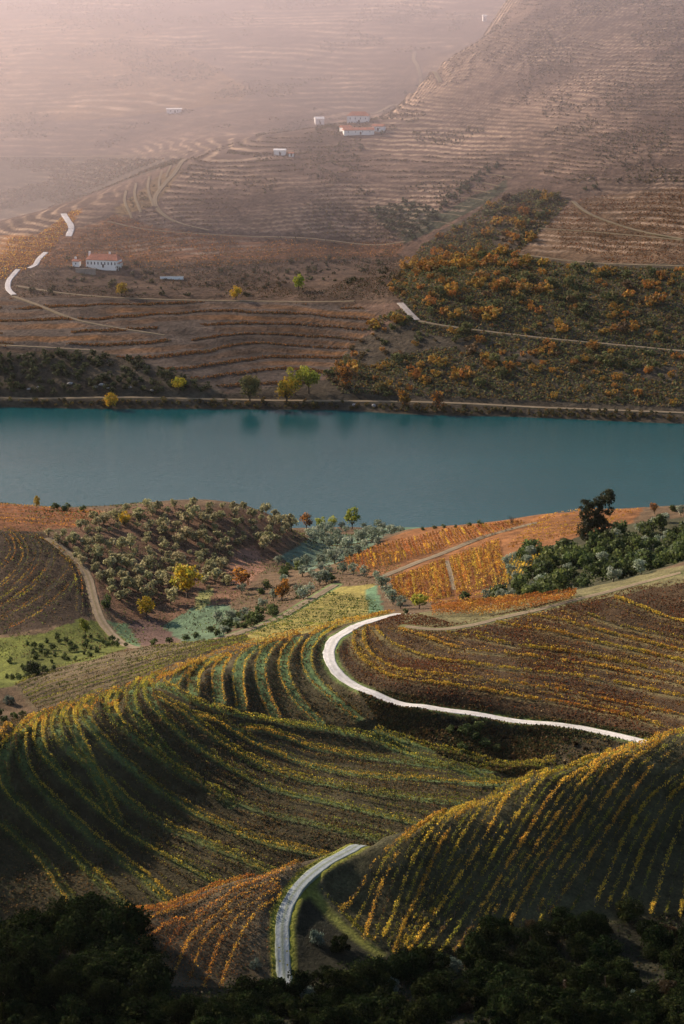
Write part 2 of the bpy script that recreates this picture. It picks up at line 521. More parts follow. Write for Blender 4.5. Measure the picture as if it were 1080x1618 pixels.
# ------------------------------------------------------------------ vine plots traced on the photograph, row by row
PLOTS = {}
PLOTS['C'] = [
 [(0,1300),(25,1322),(50,1345),(75,1370),(95,1400)],
 [(40,1150),(14,1172),(5,1195),(3,1222),(8,1248),(42,1280),(85,1322),(130,1367),(175,1412)],
 [(60,1130),(42,1143),(34,1160),(32,1180),(36,1205),(47,1227),(67,1250),(90,1272),(117,1297),(145,1325),(175,1347),(200,1367),(225,1385),(245,1405)],
 [(78,1123),(64,1138),(60,1157),(61,1180),(75,1202),(97,1225),(120,1245),(145,1267),(170,1290),(195,1312),(225,1330),(253,1347),(283,1363),(303,1373)],
 [(110,1112),(95,1125),(88,1140),(89,1160),(100,1177),(120,1195),(142,1212),(165,1232),(190,1257),(217,1280),(245,1297),(277,1313),(317,1330),(350,1343),(397,1365)],
 [(130,1104),(112,1122),(110,1140),(120,1160),(130,1182),(140,1202)],
 [(165,1093),(137,1112),(132,1127),(140,1145),(155,1162),(175,1185),(200,1207),(225,1228),(253,1250),(283,1270),(310,1287),(340,1300),(373,1315),(400,1325),(433,1335),(460,1342)],
 [(190,1087),(176,1103),(175,1122),(185,1140),(207,1162),(232,1182),(255,1202),(287,1223),(317,1240),(350,1257),(387,1273),(427,1287),(467,1295),(500,1303),(533,1310),(560,1317)],
 [(225,1074),(207,1097),(205,1110),(215,1135),(232,1155),(250,1175),(267,1197),(285,1214)],
 [(262,1062),(242,1073),(234,1090),(237,1110),(255,1130),(277,1150),(297,1170),(320,1185),(340,1199),(362,1212),(387,1227),(417,1242),(453,1253),(487,1260),(520,1268),(570,1280)],
 [(245,1100),(280,1117),(300,1132),(320,1150),(340,1165),(362,1180),(387,1195),(412,1207),(440,1220),(479,1232),(537,1244),(595,1254),(646,1260)],
 [(307,1130),(337,1137),(360,1147),(380,1162),(405,1175),(440,1191),(471,1203),(518,1217),(564,1224),(627,1228),(693,1232),(740,1238)],
 [(380,1152),(412,1152),(440,1162),(470,1172),(498,1184),(557,1193),(615,1201),(673,1209),(720,1213),(775,1218)],
 [(252,1080),(275,1092),(300,1105),(330,1117),(355,1125),(385,1132),(425,1140),(487,1150),(537,1156),(588,1167),(627,1184),(665,1197),(705,1207)],
 [(595,1154),(642,1172),(693,1184),(743,1197),(782,1209)],
]
PLOTS['C2'] = [
 [(308,1046),(285,1065),(272,1085)],
 [(342,1036),(315,1055),(305,1072),(305,1097)],
 [(367,1034),(347,1050),(342,1070),(344,1092),(347,1112)],
 [(412,1021),(385,1037),(377,1055),(376,1082),(379,1102),(382,1120)],
 [(437,1015),(417,1032),(410,1052),(412,1077),(420,1105),(435,1135)],
 [(470,1008),(452,1030),(446,1052),(452,1080),(475,1115),(505,1142)],
 [(528,989),(503,1003),(486,1023),(483,1047),(491,1068),(513,1092),(540,1114),(568,1135)],
]
PLOTS['A'] = [
 [(640,1325),(605,1352),(587,1375),(577,1395),(565,1417)],
 [(735,1276),(667,1307),(647,1327),(627,1355),(615,1377),(602,1402),(592,1430),(584,1460)],
 [(760,1266),(705,1292),(682,1315),(667,1340),(652,1365),(642,1390),(632,1417),(620,1455)],
 [(785,1258),(730,1287),(710,1315),(695,1340),(682,1367),(667,1405),(655,1430),(640,1460),(632,1482)],
 [(815,1246),(770,1272),(740,1312),(722,1342),(707,1372),(692,1405),(672,1440),(655,1475)],
 [(845,1236),(812,1250),(792,1275),(780,1300),(767,1325),(752,1350),(735,1375),(720,1400),(705,1422),(685,1452),(667,1480)],
 [(905,1215),(870,1228),(847,1247),(832,1270),(812,1300),(792,1332),(777,1360),(760,1390),(742,1415),(710,1457),(692,1484)],
 [(945,1206),(905,1228),(870,1262),(855,1282),(840,1310),(822,1340),(797,1377),(780,1410),(760,1440),(738,1480)],
 [(980,1196),(940,1217),(917,1243),(890,1280),(875,1300),(855,1330),(835,1360),(815,1390),(790,1430),(772,1468)],
 [(1015,1186),(965,1212),(950,1227),(937,1250),(922,1272),(907,1295),(892,1320),(875,1342),(857,1370),(837,1400),(818,1440)],
 [(1035,1182),(1002,1200),(985,1225),(970,1247),(957,1265),(942,1295),(927,1317),(910,1340),(895,1362),(880,1385),(860,1425)],
 [(1072,1184),(1040,1205),(1015,1232),(995,1262),(972,1297),(950,1330),(930,1360),(915,1380),(888,1420)],
 [(1100,1205),(1045,1245),(1017,1275),(1000,1302),(982,1335),(970,1365),(955,1400)],
 [(1110,1225),(1067,1252),(1045,1285),(1032,1310),(1017,1340),(1005,1372),(990,1412)],
 [(1120,1250),(1080,1290),(1065,1330),(1050,1370),(1038,1415)],
 [(1130,1290),(1100,1330),(1088,1370),(1080,1420)],
]
PLOTS['B'] = [
 [(482,1358),(400,1386),(300,1416),(212,1446)],
 [(470,1367),(380,1400),(280,1435),(222,1463)],
 [(462,1374),(370,1411),(275,1455),(232,1488)],
 [(440,1386),(345,1428),(290,1462),(262,1500),(250,1520)],
 [(440,1392),(370,1424),(310,1468),(285,1515),(278,1535)],
 [(442,1398),(385,1428),(330,1472),(308,1520),(300,1548)],
 [(444,1404),(400,1430),(352,1475),(333,1525),(322,1562)],
 [(444,1415),(410,1440),(378,1480),(358,1530),(348,1562)],
]
PLOTS['D'] = [
 [(969,948),(1003,959),(1046,976),(1095,992)],
 [(892,961),(935,976),(982,993),(1033,1003),(1095,1017)],
 [(833,974),(875,980),(918,991),(961,1003),(1016,1018),(1095,1036)],
 [(782,986),(833,995),(884,1003),(935,1016),(982,1027),(1046,1040),(1095,1053)],
 [(705,1003),(760,1012),(812,1023),(875,1031),(939,1040),(1003,1055),(1095,1075)],
 [(628,997),(675,1012),(726,1029),(782,1035),(841,1040),(910,1050),(961,1059),(1025,1072),(1095,1087)],
 [(590,991),(595,1003),(614,1018),(643,1032),(677,1042),(720,1050),(760,1054),(824,1062),(897,1070),(961,1079),(1025,1093),(1095,1108)],
 [(573,991),(568,1008),(576,1030),(595,1047),(624,1061),(665,1068),(722,1071),(782,1080),(833,1086),(897,1095),(961,1110),(1025,1123),(1095,1137)],
 [(556,1000),(552,1020),(564,1042),(590,1062),(630,1077),(690,1084),(760,1093),(812,1104),(880,1112),(960,1128),(1040,1149)],
]
PLOTS['H'] = [
 [(-15,912),(0,900),(15,885),(21,870),(15,852),(0,838)],
 [(-15,938),(0,927),(20,912),(35,895),(41,877),(37,860),(25,845),(10,834)],
 [(-15,955),(0,945),(22,930),(45,910),(57,890),(61,872),(56,857),(42,845)],
 [(-15,970),(0,962),(25,947),(52,927),(72,907),(82,890),(82,872),(70,857),(50,846)],
 [(-15,986),(0,980),(37,960),(65,942),(90,920),(105,900),(108,888),(98,873),(75,857)],
 [(10,995),(57,970),(85,952),(107,932),(113,922)],
 [(125,967),(126,930),(121,902),(105,882),(88,868)],
]
def loft(a, b, n, ends=True):
    a, b = resample(a, n=24), resample(b, n=24)
    ts = np.linspace(0, 1, n) if ends else (np.arange(n) + 1) / (n + 1)
    return [a * (1 - t) + b * t for t in ts]
PLOTS['J'] = loft([(25,1083),(70,1062),(150,1040),(240,1024),(330,1014),(385,1006)], [(60,1122),(110,1107),(190,1082),(270,1050),(340,1026),(395,1012)], 9)
PLOTS['crest'] = loft([(-10,1165),(60,1128),(150,1102),(230,1075),(300,1047),(400,1014),(480,997),(560,980),(622,969)], [(-10,1180),(60,1142),(150,1113),(230,1085),(300,1058),(400,1024),(480,1004),(545,988),(600,974)], 4)
PLOTS['I'] = loft([(-10,798),(60,802),(140,811)], [(-10,824),(70,829),(120,832)], 6)
PLOTS['G'] = loft([(682,958),(760,955),(830,949),(910,940)], [(684,974),(760,972),(830,964),(905,948)], 9)
PLOTS['E'] = []
for t in np.linspace(0.04, 0.97, 15):
    s = np.array((519, 936)) * (1 - t) + np.array((385, 1003)) * t
    e = np.array((np.interp(t, [0, .4, 1], [588, 600, 420]), np.interp(t, [0, .4, 1], [946, 968, 1010])))
    PLOTS['E'].append([s, (s + e) / 2, e])
PLOTS['F'] = []     # lower panel, upper panel of the orange hill
for i in range(50):
    t = i / 49
    top = np.array((618 + 168 * t, np.interp(t, [0, 1], [914, 852]) + 2))
    bot = top + np.array((6 + 10 * t, np.interp(t, [0, .3, 1], [24, 52, 70])))
    if abs((top[0] + bot[0]) / 2 - 711) > 5:
        PLOTS['F'].append([top, (top + bot) / 2, bot])
PLOTS['F2'] = []
for i in range(56):
    t = i / 55
    bot = np.array((556 + 274 * t, np.interp(t, [0, .2, 1], [905, 895, 829])))
    top = np.array((546 + 270 * t, np.interp(t, [0, .2, .6, 1], [884, 862, 838, 824])))
    PLOTS['F2'].append([top, (top + bot) / 2, bot])
PLOTS['F3'] = loft([(792,925),(802,900),(812,878)], [(838,905),(848,885),(860,868)], 8)
PLOTS['F4'] = loft([(845,822),(880,812),(925,807),(1010,808)], [(800,868),(850,858),(905,846),(925,840)], 9)
PLOTS['F5'] = loft([(600,928),(660,942),(740,940),(800,930)], [(610,940),(665,953),(740,950),(790,943)], 3)

# terraces are cut into the hillside along the rows of these plots
ROWS = {}
PLOTS['D'] = [list(r) + [(r[-1][0] + 120, r[-1][1] + 30)] for r in PLOTS['D'][:5]] + [list(r) + [(r[-1][0] + 70, r[-1][1] + 16)] for r in PLOTS['D'][5:8]] + PLOTS['D'][8:]
for k, rows in PLOTS.items():
    ROWS[k] = []
    for r in rows:
        P = near.cast(np.asarray(r, float))
        if k in 'AB':                                    # nothing beyond the crest of the front hill
            P = P[P[:, 1] < np.interp(np.asarray(r, float)[:, 0], [200, 565, 850, 1080], [503, 528, 563, 593])]
            if len(P) < 2:
                continue
        P = smooth(P, 2)
        if k == 'A':                                     # these rows run on over the crest
            q = P[0] - P[min(8, len(P) - 1)]
            q = q / np.linalg.norm(q[:2]) * 16.0
            P = np.vstack([P[0] + q, P])
            P[0, 2] = near.z(P[0, 0], P[0, 1])
            e = P[-1] - P[-5]
            e = P[-1] + e / np.linalg.norm(e[:2]) * 9.0
            e[2] = near.z(e[0], e[1])
            P = np.vstack([P, e])
        if k == 'C' and len(P) > 12:                     # and these down to the foot of the slope
            e = P[-1] - P[-6]
            e = P[-1] + e / np.linalg.norm(e[:2]) * 18.0
            e[2] = near.z(e[0], e[1])
            P = np.vstack([P, e])
        P = resample(P, step=1.0)
        ROWS[k].append(P)

def kd_of(arrs):
    n = sum(len(a) for a in arrs)
    kd = kdtree.KDTree(n)
    i = 0
    ref = np.vstack(arrs)
    for p in ref:
        kd.insert((p[0], p[1], 0), i)
        i += 1
    kd.balance()
    return kd, ref

def near_dist(sheet, arrs, maxd, names=None):
    """for every vertex within maxd of the polylines: distance, index of the nearest station"""
    kd, ref = kd_of(arrs)
    lo, hi = ref[:, :2].min(0) - maxd, ref[:, :2].max(0) + maxd
    X, Y = sheet.X, sheet.Y
    D = np.full(X.shape, 1e9)
    I = np.zeros(X.shape, int)
    m = (X > lo[0]) & (X < hi[0]) & (Y > lo[1]) & (Y < hi[1])
    # thin out with a coarse occupancy grid
    c = 4.0
    gx = ((ref[:, 0] - lo[0]) / c).astype(int)
    gy = ((ref[:, 1] - lo[1]) / c).astype(int)
    G = np.zeros((int((hi[0] - lo[0]) / c) + 3, int((hi[1] - lo[1]) / c) + 3), bool)
    r = int(maxd / c) + 1
    for dx in range(-r, r + 1):
        for dy in range(-r, r + 1):
            G[np.clip(gx + dx, 0, G.shape[0] - 1), np.clip(gy + dy, 0, G.shape[1] - 1)] = True
    idx = np.argwhere(m)
    ix = ((X[m] - lo[0]) / c).astype(int)
    iy = ((Y[m] - lo[1]) / c).astype(int)
    idx = idx[G[ix, iy]]
    for i, j in idx:
        co, k, d = kd.find((X[i, j], Y[i, j], 0))
        if d < maxd:
            D[i, j] = d
            I[i, j] = k
    return D, I, ref

# terraces: flat benches along the traced rows, steeper banks between them
def bench(keys, flat, blend):
    arrs = [r for k in keys for r in ROWS[k]]
    D, I, ref = near_dist(near, arrs, blend)
    w = 1 - smoothstep(flat, blend, D)
    near.Z = near.Z * (1 - w) + ref[I, 2] * w
    return D
D_C = bench(['C', 'C2'], 1.5, 3.6)
D_D = bench(['D'], 1.0, 3.2)
D_H = bench(['H'], 1.2, 3.2)
def rowdist(keys, md=3.0):
    return near_dist(near, [r for k in keys for r in ROWS[k]], md)[0]
D_A = rowdist(['A', 'B'])

ROADMASK = {'near': [], 'far': []}
for r in ROADS:
    sh = r['sheet']
    bl = r['half'] + (3.5 if sh is near else 5.0)
    D, I, ref = near_dist(sh, [r['P']], bl)
    w = 1 - smoothstep(r['half'] + 0.7, bl, D)
    sh.Z = sh.Z * (1 - w) + ref[I, 2] * w
    r['D'] = D

# natural unevenness, none on the roads
rn = np.min([r['D'] for r in ROADS if r['sheet'] is near], axis=0)
keep = smoothstep(2.0, 4.5, rn)
near.Z += keep * 0.35 * fbm(near.X, near.Y, 3, 4, 0.12) * (near.Y > 380)

# ------------------------------------------------------------------ soils of the near land
UVn = project(np.stack([near.X, near.Y, near.Z], -1)).reshape(-1, 2)
Yn = near.Y.ravel()
UVn = UVn + 5.0 * np.stack([fbm(near.X, near.Y, 91, 4, 0.10).ravel(), 0.7 * fbm(near.X, near.Y, 92, 4, 0.10).ravel()], -1)
soil = np.empty((near.X.size, 3))
soil[:] = (0.105, 0.070, 0.040)
def zone(poly, col, y0=0, y1=9999, arr=None, uv=None, yy=None):
    m = inside(poly, UVn if uv is None else uv) & ((Yn if yy is None else yy) > y0) & ((Yn if yy is None else yy) < y1)
    (soil if arr is None else arr)[m] = col
    return m
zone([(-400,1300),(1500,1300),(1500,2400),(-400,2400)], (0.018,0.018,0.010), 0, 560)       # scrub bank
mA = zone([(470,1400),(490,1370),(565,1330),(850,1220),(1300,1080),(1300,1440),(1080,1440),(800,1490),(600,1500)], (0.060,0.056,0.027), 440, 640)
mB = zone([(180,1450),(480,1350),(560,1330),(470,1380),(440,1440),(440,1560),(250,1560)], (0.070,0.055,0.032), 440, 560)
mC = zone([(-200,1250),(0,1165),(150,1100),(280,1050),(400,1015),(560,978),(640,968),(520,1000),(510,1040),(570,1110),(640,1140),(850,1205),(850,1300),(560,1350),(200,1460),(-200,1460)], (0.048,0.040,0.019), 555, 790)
zone([(560,1090),(1040,1165),(1000,1240),(850,1240),(700,1190),(600,1140)], (0.040,0.032,0.018), 600, 700)
mD = zone([(560,985),(640,965),(720,985),(900,945),(1300,860),(1300,1200),(1020,1168),(870,1138),(660,1112),(560,1075),(530,1030)], (0.058,0.036,0.018), 640, 800)
zone([(630,958),(700,950),(900,930),(1100,890),(1100,915),(900,958),(720,998),(640,985)], (0.135,0.120,0.055), 735, 800)
zone([(20,1085),(70,1060),(150,1038),(240,1020),(395,1003),(395,1015),(300,1050),(150,1108),(60,1128)], (0.105,0.080,0.045), 740, 860)
zone([(-250,1020),(0,1008),(75,1000),(120,975),(160,985),(215,1020),(150,1040),(60,1062),(20,1085),(-250,1110)], (0.095,0.108,0.022), 780, 960)
mH = zone([(-300,850),(0,828),(60,838),(100,858),(130,890),(150,960),(110,985),(0,1005),(-300,1020)], (0.044,0.029,0.018), 850, 1080)
zone([(-300,795),(0,792),(170,808),(150,832),(60,838),(-300,850)], (0.165,0.070,0.030), 940, 1100)
zone([(80,850),(170,808),(260,795),(430,810),(470,830),(440,880),(390,930),(330,990),(250,990),(215,1015),(150,940),(120,880)], (0.125,0.070,0.042), 880, 1150)
zone([(370,870),(405,860),(420,900),(380,925),(355,920)], (0.22,0.115,0.075), 900, 1100)
zone([(198,985),(240,972),(285,1012),(240,1022),(215,1018)], (0.100,0.062,0.050), 800, 960)     # ploughed plot
zone([(255,990),(300,960),(360,955),(385,975),(345,1012),(290,1015)], (0.085,0.130,0.075), 800, 960)  # teal grass
zone([(315,935),(335,930),(330,958),(305,965)], (0.20,0.20,0.07), 880, 1000)
zone([(165,980),(200,985),(225,1025),(205,1018)], (0.085,0.135,0.065), 800, 960)
zone([(440,880),(500,845),(610,845),(560,880),(480,905)], (0.10,0.145,0.10), 950, 1200)
mE = zone([(385,1005),(525,930),(590,922),(605,968),(560,990),(400,1018)], (0.190,0.160,0.045), 790, 960)
zone([(575,935),(592,925),(606,965),(585,968)], (0.09,0.155,0.085), 790, 960)
mF = zone([(530,890),(560,875),(640,838),(740,825),(840,805),(1020,800),(960,870),(800,945),(650,952),(600,915)], (0.185,0.082,0.031), 840, 1120)
zone([(760,950),(800,880),(880,860),(1100,790),(1100,900),(900,940)], (0.055,0.055,0.028), 790, 985)
zone([(570,835),(700,832),(560,850)], (0.10,0.17,0.11), 1130, 1230)
soil = soil.reshape(near.X.shape + (3,))
def blend_soil(D, half, col, edge=1.0, arr=None, mask=None):
    arr = soil if arr is None else arr
    w = (1 - smoothstep(half, half + edge, D))[..., None]
    if mask is not None:
        w = w * mask[..., None]
    arr[:] = arr * (1 - w) + np.asarray(col) * w
sh = near.X.shape
nz1 = fbm(near.X, near.Y, 11, 3, 0.03)
g = (0.5 + 0.5 * nz1)[..., None]
up = smoothstep(560, 700, near.Y)[..., None]
benchcol = np.array((0.080,0.095,0.030)) * (1 - up) + np.array((0.095,0.145,0.055)) * up
benchcol = benchcol * (0.6 + 0.8 * g)
w = ((1 - smoothstep(1.25, 2.1, D_C)) * mC.reshape(sh))[..., None]
soil[:] = soil * (1 - w) + benchcol * w
blend_soil(D_D, 0.7, (0.13,0.105,0.045), 1.2, mask=mD.reshape(sh).astype(float))
blend_soil(D_H, 0.5, (0.032,0.026,0.018), 1.0, mask=mH.reshape(sh).astype(float))
for r in ROADS:
    if r['sheet'] is near and r['verge'] is not None:
        blend_soil(r['D'], r['half'] + 0.7, r['verge'], 1.0)
    if r['sheet'] is near and r['kind'] == 'grass':
        blend_soil(r['D'], 0.5, (0.13,0.135,0.03), 1.6)

def grid_faces(nr, ncol):
    i, j = np.meshgrid(np.arange(nr - 1), np.arange(ncol - 1), indexing='ij')
    a = (i * ncol + j).ravel()
    return np.stack([a, a + 1, a + ncol + 1, a + ncol], -1)

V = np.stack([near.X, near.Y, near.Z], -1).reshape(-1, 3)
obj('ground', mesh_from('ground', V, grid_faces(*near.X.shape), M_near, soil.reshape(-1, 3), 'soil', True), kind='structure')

# ------------------------------------------------------------------ the far side of the valley: contour terraces
UVf = project(np.stack([far.X, far.Y, far.Z], -1)).reshape(-1, 2)
Yf = far.Y.ravel()
UVf = UVf + 9.0 * np.stack([fbm(far.X, far.Y, 93, 4, 0.04).ravel(), 0.5 * fbm(far.X, far.Y, 94, 4, 0.04).ravel()], -1)
fs = far.X.shape
fsoil = np.empty((far.X.size, 3))
fsoil[:] = (0.120, 0.074, 0.050)
def fz(poly, col, y0=0, y1=9999):
    return zone(poly, col, y0, y1, fsoil, UVf, Yf).reshape(fs)
far_slope = fz([(-400,-400),(1500,-400),(1500,395),(820,400),(740,330),(640,380),(400,400),(100,400),(-400,400)], (0.100,0.066,0.048))
fz([(-300,258),(0,248),(300,250),(175,335),(60,375),(-300,390)], (0.070,0.055,0.038), 2000)
fz([(60,385),(180,340),(250,360),(380,375),(640,385),(620,420),(300,420),(60,425)], (0.150,0.075,0.038))
fz([(-300,385),(60,372),(110,335),(130,330),(75,405),(20,440),(-300,450)], (0.190,0.090,0.028))
fz([(-300,425),(640,405),(630,480),(-300,480)], (0.085,0.055,0.036))
m_lower = fz([(-300,475),(30,470),(560,480),(600,500),(560,545),(510,600),(380,625),(340,615),(280,590),(160,560),(-300,560)], (0.080,0.060,0.046))
fz([(-300,556),(150,556),(290,590),(360,622),(520,600),(560,540),(640,500),(630,440),(690,370),(830,300),(900,315),(815,400),(1500,425),(1500,700),(-300,700)], (0.058,0.046,0.031))
fz([(905,318),(1000,300),(1500,290),(1500,420),(900,415),(815,402)], (0.130,0.082,0.048))
fz([(580,330),(650,320),(700,335),(800,285),(800,300),(700,360),(640,385)], (0.045,0.050,0.030))
fz([(175,330),(290,255),(285,275),(245,320),(190,345)], (0.160,0.105,0.050))
fz([(-300,30),(200,30),(400,140),(300,230),(-300,240)], (0.150,0.090,0.045), 2400)
fsoil = fsoil.reshape(fs + (3,))
nzf = fbm(far.X, far.Y, 5, 4, 0.006)
zt = far.Z + 4.5 * fbm(far.X, far.Y, 8, 4, 0.009)
step = np.where(m_lower, 4.4, np.where(far.Y > 2300, 3.8, 2.7))
ph = (zt / step) % 1.0
on = smoothstep(1560, 1600, far.Y)
slope_z = far.Z.copy()
amp = step * (0.34 + 0.16 * nzf) * on * (1 - 0.75 * (inside([(640,500),(620,430),(690,370),(900,310),(815,400),(1500,425),(1500,700),(500,640),(560,540)], UVf).reshape(fs)))
saw = np.where(ph < 0.68, 0.34 - ph, -0.34 + (ph - 0.68) / 0.32 * 0.68)     # flat tread then a steep bank
far_road = np.min([r['D'] for r in ROADS if r['sheet'] is far], axis=0)
keepf = smoothstep(3.0, 8.0, far_road)
far.Z = far.Z + saw * amp * keepf
bank = smoothstep(0.66, 0.74, ph) * (1 - smoothstep(0.93, 1.0, ph))
strength = np.clip(0.5 + 1.6 * fbm(far.X, far.Y, 21, 4, 0.012), 0.06, 1) * on * np.clip(0.4 + fbm(far.X * 0.3, far.Y * 3, 4, 3, 0.02) + 0.5, 0, 1)
wb = (bank * strength * keepf)[..., None]
wb *= np.where(m_lower, 1.0, np.where(far_slope, 0.9, 0.15))[..., None]
bankcol = np.where(m_lower[..., None], np.array((0.185, 0.090, 0.036)), np.array((0.36, 0.255, 0.17)))
fsoil[:] = fsoil * (1 - wb) + bankcol * wb
fsoil *= (1.0 + 0.30 * nzf)[..., None]
# bare fans of the vineyard seams and the zig-zag terraces above the gully
far.Z += 0.8 * fbm(far.X, far.Y, 31, 4, 0.05) * keepf * on
V = np.stack([far.X, far.Y, far.Z], -1).reshape(-1, 3)
obj('hillside', mesh_from('hillside', V, grid_faces(*fs), M_far, fsoil.reshape(-1, 3), 'soil', True), kind='structure')

# ------------------------------------------------------------------ road surfaces
M_track = land_material('track_surface', 0.06, 0.5, 2.2, 0.6, 0.25, 0.4)
ROAD_COL = {'white': ((0.50,0.48,0.46), (0.40,0.39,0.35)), 'grey': ((0.235,0.265,0.285), (0.15,0.175,0.12)), 'dirt': ((0.21,0.16,0.11), (0.14,0.115,0.06)), 'pale': ((0.42,0.36,0.32), (0.33,0.29,0.22)), 'concrete': ((0.55,0.52,0.50), (0.50,0.48,0.45))}  # grey: darker and bluer, shade on the lower road put into its colour
def strip(P, offs, rises):
    T = np.gradient(P[:, :2], axis=0)
    T /= np.linalg.norm(T, axis=1, keepdims=True) + 1e-9
    N = np.stack([-T[:, 1], T[:, 0]], -1)
    cols = []
    for o, h in zip(offs, rises):
        wob = 0.35 * fbm(P[:, 0] + o * 31, P[:, 1], 2, 3, 0.25) * (abs(o) > 0.6 * max(abs(np.array(offs))))
        q = P.copy()
        q[:, :2] += N * (o + wob[:, None])
        q[:, 2] = P[:, 2] + h
        cols.append(q)
    V = np.stack(cols, 1)
    return V.reshape(-1, 3), grid_faces(V.shape[0], V.shape[1])
for r in ROADS:
    if r['kind'] == 'grass':
        continue
    hgt = 0.10 if r['sheet'] is near else 0.35
    h = r['half']
    offs = [-h - 0.25, -h, -h * .78, -h * .55, -h * .30, 0, h * .30, h * .55, h * .78, h, h + 0.25]
    V, F = strip(r['P'], offs, [-0.35, hgt, hgt + .01, hgt - .04, hgt, hgt + .03, hgt, hgt - .04, hgt + .01, hgt, -0.35])
    ca, cb = (np.array(q) for q in ROAD_COL[r['kind']])
    mixw = np.array([1, .8, .35, 0, .25, .9, .25, 0, .35, .8, 1])
    rcol = ca[None] * (1 - mixw[:, None]) + cb[None] * mixw[:, None]
    rcol = np.tile(rcol, (len(r['P']), 1))
    ro = obj('road' if r['kind'] in ('white', 'grey', 'pale', 'concrete') else 'path', mesh_from('road', V, F, M_track, rcol, 'soil', True), kind='structure')
    if r['kind'] == 'grey':       # grass down the middle between the wheel tracks
        n = 1500
        k = rng.integers(0, len(r['P']), n)
        C = r['P'][k] + np.stack([rng.normal(0, .28, n), rng.normal(0, .5, n), np.full(n, .14)], -1)
        V, F = quads(C, rng.uniform(.07, .16, n))
        t = np.repeat(np.array((0.26,0.28,0.16)) * rng.uniform(.6, 1.3, (n, 1)), 4, 0)
        obj('grass', mesh_from('grass', V, F, M_leaf, t), kind='stuff')

# ------------------------------------------------------------------ river
def river_material():
    m, nt, b = mat('river_water')
    tc = nt.nodes.new('ShaderNodeTexCoord')
    mpg = nt.nodes.new('ShaderNodeMapping')
    mpg.inputs['Scale'].default_value = (0.35, 1.0, 1.0)
    mpg.inputs['Rotation'].default_value = (0, 0, 0.35)
    nt.links.new(tc.outputs['Object'], mpg.inputs[0])
    nz = nt.nodes.new('ShaderNodeTexNoise')
    nz.inputs['Scale'].default_value = 0.55
    nz.inputs['Detail'].default_value = 6
    nz.inputs['Roughness'].default_value = 0.6
    nt.links.new(mpg.outputs[0], nz.inputs['Vector'])
    bp = nt.nodes.new('ShaderNodeBump')
    bp.inputs['Strength'].default_value = 0.38
    bp.inputs['Distance'].default_value = 0.5
    nt.links.new(nz.outputs[0], bp.inputs['Height'])
    nt.links.new(bp.outputs[0], b.inputs['Normal'])
    n2 = nt.nodes.new('ShaderNodeTexNoise')
    n2.inputs['Scale'].default_value = 0.012
    nt.links.new(mpg.outputs[0], n2.inputs['Vector'])
    mx = nt.nodes.new('ShaderNodeMix')
    mx.data_type = 'RGBA'
    mx.inputs[6].default_value = (0.002, 0.045, 0.052, 1)
    mx.inputs[7].default_value = (0.004, 0.064, 0.074, 1)
    nt.links.new(n2.outputs[0], mx.inputs[0])
    nt.links.new(mx.outputs[2], b.inputs['Base Color'])
    b.inputs['Roughness'].default_value = 0.12
    b.inputs['IOR'].default_value = 1.333
    b.inputs['Specular IOR Level'].default_value = 0.12
    return m
V = np.array([(-700, 1120, 0), (700, 1120, 0), (700, 1600, 0), (-700, 1600, 0)], float)
obj('river', mesh_from('river', V, np.array([[0, 1, 2, 3]]), river_material()), kind='structure')

# ------------------------------------------------------------------ haze over the valley
def volume_material(name, color, density, g):
    m = bpy.data.materials.new(name)
    m.use_nodes = True
    nt = m.node_tree
    for n in list(nt.nodes):
        nt.nodes.remove(n)
    pv = nt.nodes.new('ShaderNodeVolumePrincipled')
    pv.inputs['Color'].default_value = (*color, 1)
    pv.inputs['Density'].default_value = density
    pv.inputs['Anisotropy'].default_value = g
    out = nt.nodes.new('ShaderNodeOutputMaterial')
    nt.links.new(pv.outputs[0], out.inputs['Volume'])
    return m
def box_mesh(name, lo, hi, m):
    x0, y0, z0 = lo
    x1, y1, z1 = hi
    V = [(x0,y0,z0),(x1,y0,z0),(x1,y1,z0),(x0,y1,z0),(x0,y0,z1),(x1,y0,z1),(x1,y1,z1),(x0,y1,z1)]
    F = [(0,3,2,1),(4,5,6,7),(0,1,5,4),(1,2,6,5),(2,3,7,6),(3,0,4,7)]
    return mesh_from(name, V, F, m)
zmax = max(near.Z.max(), far.Z.max(), CAM_Z) + 30
if HAZE_DENSITY:
    obj('haze', box_mesh('haze', (-1300, -80, -12), (1300, 4100, zmax), volume_material('haze', (0.95, 0.90, 0.90), HAZE_DENSITY, HAZE_G)), kind='stuff')

# a bank of mist lying in the side valley and against the upper far slopes
MV = [(-620,1500,-12),(620,1960,-12),(620,4050,-12),(-620,4050,-12),(-620,1500,zmax - 8),(620,1960,zmax - 8),(620,4050,zmax - 8),(-620,4050,zmax - 8)]
if MIST_DENSITY:
    obj('mist', mesh_from('mist', MV, [(0,3,2,1),(4,5,6,7),(0,1,5,4),(1,2,6,5),(2,3,7,6),(3,0,4,7)], volume_material('mist', (1.0, 0.86, 0.92), MIST_DENSITY, 0.54)), kind='stuff')

